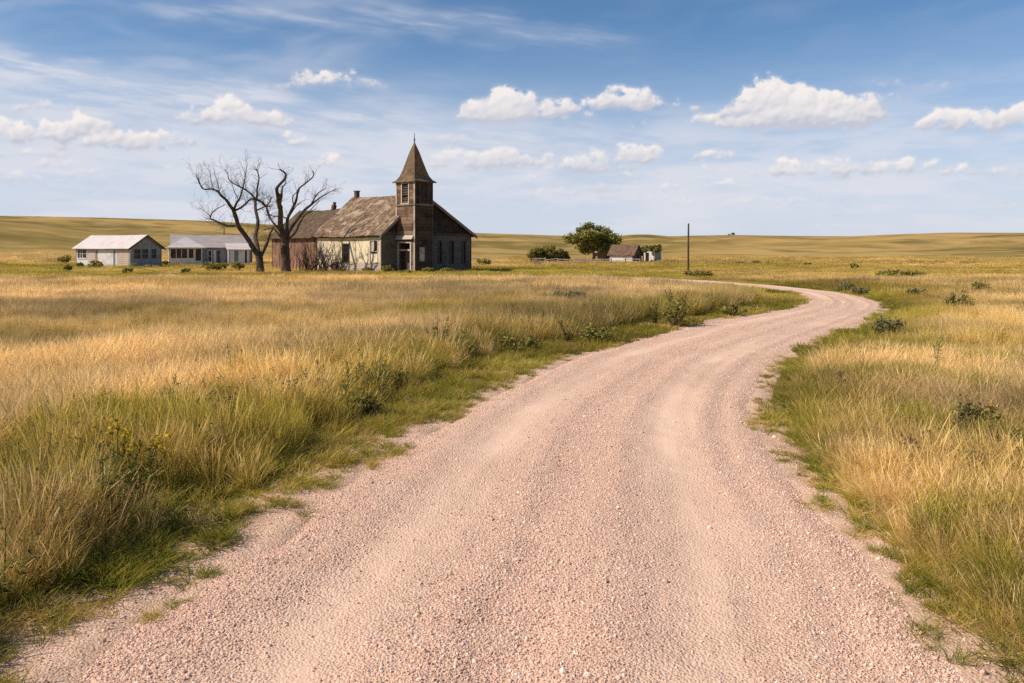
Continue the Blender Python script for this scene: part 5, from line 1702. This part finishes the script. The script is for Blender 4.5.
WEEDS = [
    (437, 362, 0.95, 9, 0.085, 0.30, 'leaf_weed', None, 'tall leafy weed standing above the verge grass'),
    (677, 324, 1.05, 11, 0.10, 0.35, 'leaf_weed', None, 'tall dark weed clump beside the far road verge'),
    (655, 327, 0.8, 7, 0.09, 0.3, 'leaf_weed', None, 'shorter weed left of the tall verge weed clump'),
    (569, 346, 0.75, 8, 0.08, 0.3, 'leaf_weed', None, 'bright green leafy weed in the verge'),
    (355, 405, 0.70, 7, 0.06, 0.2, 'leaf_weed', None, 'pale green upright weed in the verge grass'),
    (118, 505, 0.74, 6, 0.055, 0.22, 'leaf_weed', 'flower', 'tall branching weed with yellow flowers in the left foreground'),
    (140, 500, 0.6, 5, 0.05, 0.22, 'leaf_weed', 'flower', 'shorter yellow flowering weed in the left foreground'),
    (228, 452, 0.62, 4, 0.05, 0.14, 'leaf_weed', 'leaf_dry', 'thin dry seeded weed above the left grass'),
    (300, 430, 0.55, 4, 0.05, 0.15, 'leaf_weed', 'leaf_dry', 'slim seeded weed at the back of the left verge'),
    (960, 445, 0.50, 6, 0.06, 0.22, 'leaf_weed', 'leaf_dry', 'dark leafy weed in the right foreground grass'),
    (1000, 470, 0.45, 5, 0.06, 0.2, 'leaf_weed', None, 'leafy weed at the right edge of the picture'),
    (845, 400, 0.40, 4, 0.05, 0.15, 'leaf_weed', 'leaf_dry', 'small seeded weed in the right verge'),
    (910, 470, 0.42, 4, 0.04, 0.15, 'leaf_dry', 'leaf_dry', 'dry brown weed in the right grass'),
]
for i, (px, py, h, st, lf, sp, mt, top, lab) in enumerate(WEEDS):
    weed('weed', lab, gp(px, py), h, 700 + i, M[mt], st, lf, sp, M[top] if top else None)


# ---------------------------------------------------------------- pole, fences, timber, hut
def pole():
    x, y = gp(688.3, 272.6)
    t = MB().tube([(0, 0, -.4), (0, 0, 2.2), (0.02, 0, 4.35)], [.095, .085, .07], 10).build('utility_pole', M['pole'])
    t.location = (x, y, 0)
    tag(t, 'bare wooden pole without wires standing by the far road', 'pole')


pole()


def fence():
    P0 = gp(533, 263.2); P1 = gp(640, 264.4)
    t = thing('rail_fence', 'weathered wooden rail fence before the farm and green tree', 'fence', (P0[0], P0[1], 0))
    d = Vector((P1[0] - P0[0], P1[1] - P0[1], 0)); L = d.length; d.normalize()
    n = 9
    g = np.random.default_rng(3)
    for i in range(n):
        p = d * (L * i / (n - 1))
        hh = 0.85 * g.uniform(.85, 1.15)
        MB().tube([p + Vector((0, 0, -.3)), p + Vector((g.normal(0, .04), 0, hh))], [.09, .075], 6).build('post', M['fence'], t)
    for zz in (0.30, 0.66):
        for i in range(n - 1):
            a = d * (L * i / (n - 1)); b = d * (L * (i + 1) / (n - 1))
            if zz > .5 and i in (6,): continue
            mb = MB(); mb.tube([a + Vector((0, -.08, zz + g.normal(0, .05))), b + Vector((0, -.08, zz + g.normal(0, .05)))], .06, 5)
            mb.build('rail', M['fence'], t)
    # stout end post with brace
    x, y = gp(535.5, 266.3)
    s = thing('gate_post', 'stout grey gate post with leaning brace at the left end of the fence', 'post', (x, y, 0))
    MB().box(-.17, .17, -.17, .17, -.3, 1.05).build('post', M['fence'], s)
    MB().tube([(.1, 0, .8), (.9, .1, -.05)], [.07, .07], 6).build('brace', M['fence'], s)
    # pale low planks stacked by the tree
    x, y = gp(579, 261.8)
    s = thing('plank_pile', 'long pale pile of planks lying under the green tree', 'planks', (x, y + 1, 0))
    for k in range(4):
        MB().box(-2.0 + .2 * k, 2.1 - .25 * k, -.4 + .05 * k, .4 - .05 * k, .02 + .16 * k, .16 + .16 * k).build('plank', M['pale_trim'], s)
    # fence posts running on to the right of the barn
    a = Vector((*gp(664, 264.0), 0)); b = Vector((*gp(706, 266.0), 0))
    for i in range(7):
        p = a.lerp(b, i / 6)
        o = MB().tube([(0, 0, -.3), (g.normal(0, .05), 0, .62 * g.uniform(.7, 1.25))], [.085, .07], 6).build('fence_post', M['fence'])
        o.location = p
        tag(o, 'short wooden fence post in the broken row right of the farm', 'post', 'broken row of fence posts right of the farm')
    # fallen timber right of the church
    for i, (px, py, L, az, r, lab) in enumerate(((481, 262.5, 2.4, -18, .13, 'upper fallen grey log lying right of the church'), (484, 264.5, 2.0, -25, .11, 'lower fallen brown log lying right of the church'))):
        x, y = gp(px, py)
        o = MB().tube([(-L / 2, 0, .75), (0, .05, .48), (L / 2, 0, .12)], [r, r * .9, r * .7], 7).build('log', M['fence'] if i == 0 else M['bark'])
        o.location = (x, y, 0); o.rotation_euler = (0, 0, R(az)); tag(o, lab, 'log')
    # tiny hut on the crest of the hill
    X = 712.0
    x = (733 - 512) / F * X; y = X
    zz = float(height(np.array([x]), np.array([y]))[0])
    t = thing('hut', 'tiny blue grey hut on the crest of the far hill', 'hut', (x, y, zz))
    MB().box(-1.3, 1.3, -1.1, 1.1, -.8, 1.5).build('wall', M['blue_metal'], t)
    mb = MB(); mb.add([(-1.5, -1.3, 1.51), (1.5, -1.3, 1.51), (1.5, 1.3, 1.51), (-1.5, 1.3, 1.51), (-1.5, 0, 2.3), (1.5, 0, 2.3)], [(0, 1, 5, 4), (2, 3, 4, 5), (0, 4, 3), (1, 2, 5), (3, 2, 1, 0)])
    mb.build('roof', M['iron'], t)
    shrub('shrub', 'tiny dark bush beside the hut on the far hill', (x - 4, y - 2), 2.4, 1.1, 991, M['leaf_bush'], 300, .4, None)


fence()
grass()
pebbles()

# ---------------------------------------------------------------- light
SUN_EL = R(41)
sx, sy = -0.965, -0.26
sun_dir = Vector((sx * math.cos(SUN_EL), sy * math.cos(SUN_EL), math.sin(SUN_EL))).normalized()
sd_ = bpy.data.lights.new('sun', 'SUN'); so = bpy.data.objects.new('sun', sd_); COL.objects.link(so)
sd_.energy = 5.0; sd_.angle = R(0.53); sd_.color = (1.0, 0.885, 0.725)
so.rotation_euler = sun_dir.to_track_quat('Z', 'Y').to_euler()

# ---------------------------------------------------------------- sky
CLOUDS = [  # picture column, row of the cloud's flat base, half width, height, strength
    (322, 86, 50, 16, 1.0), (350, 84, 30, 13, .9), (228, 124, 50, 26, 1.0), (262, 125, 38, 18, .95), (195, 120, 30, 14, .9), (50, 110, 38, 14, .75),
    (85, 137, 30, 24, 1.0), (40, 142, 60, 24, 1.0), (120, 148, 58, 22, 1.0), (160, 147, 50, 18, .9), (8, 140, 30, 20, .9), (25, 156, 60, 12, .7),
    (288, 145, 36, 14, .8), (320, 168, 38, 12, .8), (95, 174, 40, 9, .6), (185, 173, 40, 9, .55), (20, 182, 50, 12, .55),
    (512, 121, 52, 34, 1.0), (490, 120, 30, 24, 1.0), (552, 114, 36, 16, .85), (626, 108, 42, 22, 1.0), (598, 110, 24, 14, .9), (680, 109, 17, 11, .85), (642, 127, 11, 7, .8),
    (775, 116, 46, 36, 1.05), (800, 129, 66, 40, 1.05), (845, 120, 52, 28, 1.0), (880, 106, 30, 16, .9), (910, 85, 30, 6, .55), (708, 124, 17, 13, .9),
    (955, 130, 44, 20, 1.0), (1000, 130, 40, 22, .95), (930, 130, 22, 10, .9), (1030, 125, 30, 26, .95),
    (636, 162, 34, 20, 1.0), (800, 176, 44, 18, .95), (850, 175, 60, 20, 1.0), (905, 172, 44, 15, .95), (965, 174, 44, 11, .85), (1010, 176, 30, 12, .85),
    (712, 160, 26, 12, .9), (580, 172, 46, 20, .75), (495, 168, 60, 22, .70), (455, 165, 40, 16, .65), (560, 165, 30, 14, .75),
    (678, 192, 30, 9, .6), (725, 189, 26, 7, .65), (602, 189, 22, 8, .65), (970, 200, 28, 7, .7), (790, 204, 60, 8, .55), (650, 204, 40, 8, .5), (560, 195, 50, 8, .5), (700, 172, 10, 6, .7), (897, 192, 12, 5, .6), (740, 205, 30, 6, .5),
    (1000, 172, 30, 8, .6), (945, 188, 24, 6, .5), (860, 195, 34, 6, .5), (430, 190, 30, 7, .55), (365, 120, 24, 7, .5), (260, 190, 36, 7, .5), (120, 192, 40, 8, .5), (60, 166, 30, 9, .6), (455, 140, 30, 6, .45), (535, 182, 40, 8, .55), (620, 178, 26, 7, .6), (690, 205, 26, 5, .5), (830, 212, 40, 5, .45), (1000, 209, 30, 5, .5),
    (1150, 120, 90, 34, 1), (1300, 170, 120, 26, 1), (-120, 130, 90, 30, 1), (-300, 170, 120, 26, 1)]


def world():
    w = bpy.data.worlds.new('World'); scene.world = w; w.use_nodes = True
    w.node_tree.nodes.clear(); nt = NT(w.node_tree)
    tc = nt.node('ShaderNodeTexCoord'); s = nt.sep(tc.outputs['Generated'])
    el = nt.math('ARCSINE', s[2])
    sky = nt.node('ShaderNodeTexSky', sky_type='NISHITA'); sky.sun_disc = False
    sky.sun_elevation = SUN_EL; sky.sun_rotation = math.atan2(sx, sy)
    sky.air_density = 1.0; sky.dust_density = 0.4; sky.ozone_density = 2.2; sky.altitude = 800
    base = nt.vmath('MULTIPLY', sky.outputs[0], (0.074, 0.097, 0.112))
    haze = nt.range(el, 0.0, 0.28, 0.88, 0.0)
    c = nt.mix(haze, base, (0.65, 0.685, 0.80, 1))
    bg = nt.node('ShaderNodeBackground'); nt.set(bg.inputs[0], c); bg.inputs[1].default_value = 1.0
    o = nt.node('ShaderNodeOutputWorld'); nt.l.new(bg.outputs[0], o.inputs[0])
    w.cycles.sampling_method = 'MANUAL'; w.cycles.sample_map_resolution = 256


def clouds():
    """cumulus and cirrus far off, as a curved sheet of cloud nine kilometres out; thickness and self-shading are worked out per vertex"""
    step = 0.8 / F
    az = np.arange(-R(60), R(60), step); el = np.arange(R(0.4), R(19.5), step)
    A, E = np.meshgrid(az, el)

    PX = 512 + F * np.tan(A); PY = HOR - F * np.tan(E) / np.cos(A)

    def bl(sc, seed, o=5, gain=0.55): return fbm(PX * sc, PY * sc * 1.25, seed, o, gain)
    UX = PX + (bl(1 / 22, 201, 4) - .5) * 20 + (bl(1 / 6, 203, 3) - .5) * 5.0
    UY = PY + (bl(1 / 22, 205, 4) - .5) * 11 + (bl(1 / 6, 207, 3) - .5) * 3.6
    H = np.zeros(A.shape); op = np.zeros(A.shape); rel = np.zeros(A.shape)
    g = np.random.default_rng(77)
    pxrow = PX[0]
    for (px, py, hw, ht, st) in CLOUDS:
        ht = ht * 1.05 + 3.0; hw = hw * 1.12 + 2; py = py + 2
        npf = int(12 + hw * ht / 55)
        for k in range(npf):
            t = np.clip(g.normal(0, 0.42), -1, 1)
            prof = (1 - abs(t) ** 1.8) * g.uniform(0.55, 1.0)
            r = max(3.2, ht * g.uniform(0.22, 0.46) * (0.5 + 0.5 * prof))
            cx = px + t * hw * 0.92; top = max(0.0, ht * prof - r)
            cy = py - r * 0.55 - top * g.uniform(0.0, 1.0)
            rx = r * g.uniform(1.15, 1.9)
            c0, c1 = np.searchsorted(pxrow, [cx - rx - 18, cx + rx + 18])
            if c1 - c0 < 2: continue
            pr = PY[:, (c0 + c1) // 2]
            r0 = int(np.searchsorted(-pr, -(cy + r + 14))); r1 = int(np.searchsorted(-pr, -(cy - r - 14)))
            if r1 - r0 < 2: continue
            sl = (slice(r0, r1), slice(c0, min(c1, A.shape[1] - 1)))
            dx = (UX[sl] - cx) / rx; dyy = (UY[sl] - cy) / r
            dyy = np.where(dyy > 0, dyy * 1.9, dyy)          # flatter below
            hh = r * np.sqrt(np.clip(1 - dx * dx - dyy * dyy, 0, 1))
            b = hh > H[sl]
            H[sl] = np.where(b, hh, H[sl]); op[sl] = np.where(b, st, op[sl])
            rel[sl] = np.where(b, np.clip((py - PY[sl]) / max(ht, 1), 0, 1.2), rel[sl])

    def blur(a, n):
        for _ in range(n):
            a = (a + np.roll(a, 1, 0) + np.roll(a, -1, 0)) / 3
            a = (a + np.roll(a, 1, 1) + np.roll(a, -1, 1)) / 3
        return a
    Hs = blur(H, 2); op = blur(op, 6); rel = blur(rel, 4)
    n1 = bl(1 / 11, 211, 5, 0.6)
    Hn = Hs + (bl(1 / 7, 213, 4, .6) - .5) * 3.0 * sstep(0.5, 5, Hs)
    gy, gx = np.gradient(blur(Hn, 1), 0.8)
    nz = 1.25
    nl = np.sqrt(gx * gx + gy * gy + nz * nz)
    L = np.array([-0.62, 0.62, 0.48])
    lam = (-gx * L[0] - gy * L[1] + nz * L[2]) / nl
    lam = blur(lam, 1)
    tt = np.clip(0.46 + 0.70 * (lam - 0.35) + 0.75 * (rel - 0.40) + 0.40 * (n1 - .5), 0, 1)[..., None]
    nE = bl(1 / 9, 217, 5, 0.62)
    nL = bl(1 / 20, 219, 4, 0.6)
    alpha = sstep(0.0, 7.5, blur(H, 5) * 0.9 + (nE - .50) * 15 * (Hs > .02) + (nL - .52) * 13 * (Hs > .02)) * np.clip((op - 0.10) * 1.35, 0.40, 1.0)
    alpha = np.maximum(alpha * 0.97, 0.75 * np.clip(blur(alpha, 30), 0, 1) * sstep(.25, .7, nE + .1) * np.clip(op + .3, 0, 1))
    alpha *= sstep(0.0, R(1.5), E) * (0.72 + 0.28 * sstep(R(2.5), R(7), E))
    white = np.array([0.93, 0.875, 0.845]); grey = np.array([0.56, 0.575, 0.66])
    col = white * tt + grey * (1 - tt)
    # high thin streaks and pale low veils
    sa = E - A * 0.10
    c1 = fbm(A * 4.2 + 4, sa * 24 + 1.5 * (fbm(A * 6, E * 12, 241, 3) - .5), 231, 6, 0.55); c2 = fbm(A * 7.0, (E - A * .05) * 60, 233, 5, 0.6)
    left = 0.30 + 0.70 * (1 - sstep(R(-22), R(10), A))
    cir = sstep(0.40, 0.80, blur(c1, 3)) * 0.50 * left * (0.25 + .75 * sstep(.35, .65, fbm(A * 2.1 + 9, E * 7, 239, 3))) * sstep(R(5), R(9), E) + sstep(0.50, 0.8, blur(c2, 2)) * 0.12 * left
    low = sstep(0.34, 0.68, fbm(A * 9, E * 42, 237, 6, .58)) * 0.75 * (1 - sstep(R(4), R(13), E)) * sstep(R(.4), R(2.2), E)
    strk = np.zeros(A.shape)
    wob = (fbm(PX / 60, PY / 25, 243, 4) - .5) * 26
    for (xa, ya, xb, yb, wd, stg) in ((-60, 58, 330, 104, 18, .66), (-60, 78, 240, 92, 26, .50), (120, 2, 420, 30, 12, .32), (330, 10, 640, 44, 13, .36), (420, 22, 600, 40, 6, .18), (-60, 96, 480, 128, 34, .55), (440, 128, 760, 150, 18, .28), (-60, 160, 620, 158, 36, .60), (520, 178, 1060, 186, 28, .42)):
        t_ = np.clip((PX - xa) / (xb - xa), -0.2, 1.2)
        yc = ya + (yb - ya) * t_
        fall = sstep(-.12, .25, t_) * (1 - sstep(.75, 1.12, t_))
        strk = np.maximum(strk, stg * fall * np.exp(-((PY + wob * wd / 16 - yc) / wd) ** 2))
    strk *= 0.5 + 0.9 * sstep(.3, .75, fbm(PX / 70, PY / 9 - PX / 60, 245, 5, .6))
    cir = 1 - (1 - cir * .6) * (1 - np.clip(strk, 0, .75))
    thin = np.clip(1 - (1 - cir) * (1 - low), 0, 0.8)
    tcol = np.array([0.74, 0.75, 0.82])
    a_all = 1 - (1 - alpha) * (1 - thin)
    col = (col * alpha[..., None] + tcol * (thin * (1 - alpha))[..., None]) / np.maximum(a_all, 1e-4)[..., None]
    # fade the sheet's outer border away
    a_all *= sstep(R(44), R(40), np.abs(A)) * sstep(R(19.5), R(18.6), E) if False else 1.0
    a_all *= (1 - sstep(R(18.3), R(19.4), E)) * (1 - sstep(R(55), R(59.8), np.abs(A)))
    r = 9000.0
    V = np.stack([r * np.cos(E) * np.sin(A), r * np.cos(E) * np.cos(A), EYE + r * np.sin(E)], -1).reshape(-1, 3)
    nr, nc = A.shape
    i, j = np.meshgrid(np.arange(nr - 1), np.arange(nc - 1), indexing='ij')
    q = np.stack([i * nc + j, i * nc + j + 1, (i + 1) * nc + j + 1, (i + 1) * nc + j], -1).reshape(-1, 4)
    am = a_all.ravel()
    q = q[am[q].max(1) > 0.004]
    used = np.unique(q); remap = np.zeros(len(V), np.int64); remap[used] = np.arange(len(used))
    m, nt = new_mat('cloud_vapour')
    at = nt.attr('cloud')
    em = nt.node('ShaderNodeEmission'); nt.set(em.inputs[0], at.outputs['Color'])
    tr = nt.node('ShaderNodeBsdfTransparent'); mx = nt.node('ShaderNodeMixShader')
    nt.set(mx.inputs[0], nt.attr('cover').outputs['Fac'])
    nt.l.new(tr.outputs[0], mx.inputs[1]); nt.l.new(em.outputs[0], mx.inputs[2])
    o = nt.node('ShaderNodeOutputMaterial'); nt.l.new(mx.outputs[0], o.inputs[0])
    m.cycles.emission_sampling = 'NONE'
    c4 = np.concatenate([col.reshape(-1, 3), np.ones((nr * nc, 1))], 1)
    me = np_mesh('sky', V[used], remap[q], 4, m, {'cloud': c4[used], 'cover': am[used]}, True)
    o = bpy.data.objects.new('sky', me); COL.objects.link(o)
    tag(o, 'scattered white cumulus clouds over the prairie', kind='structure')


world()
clouds()
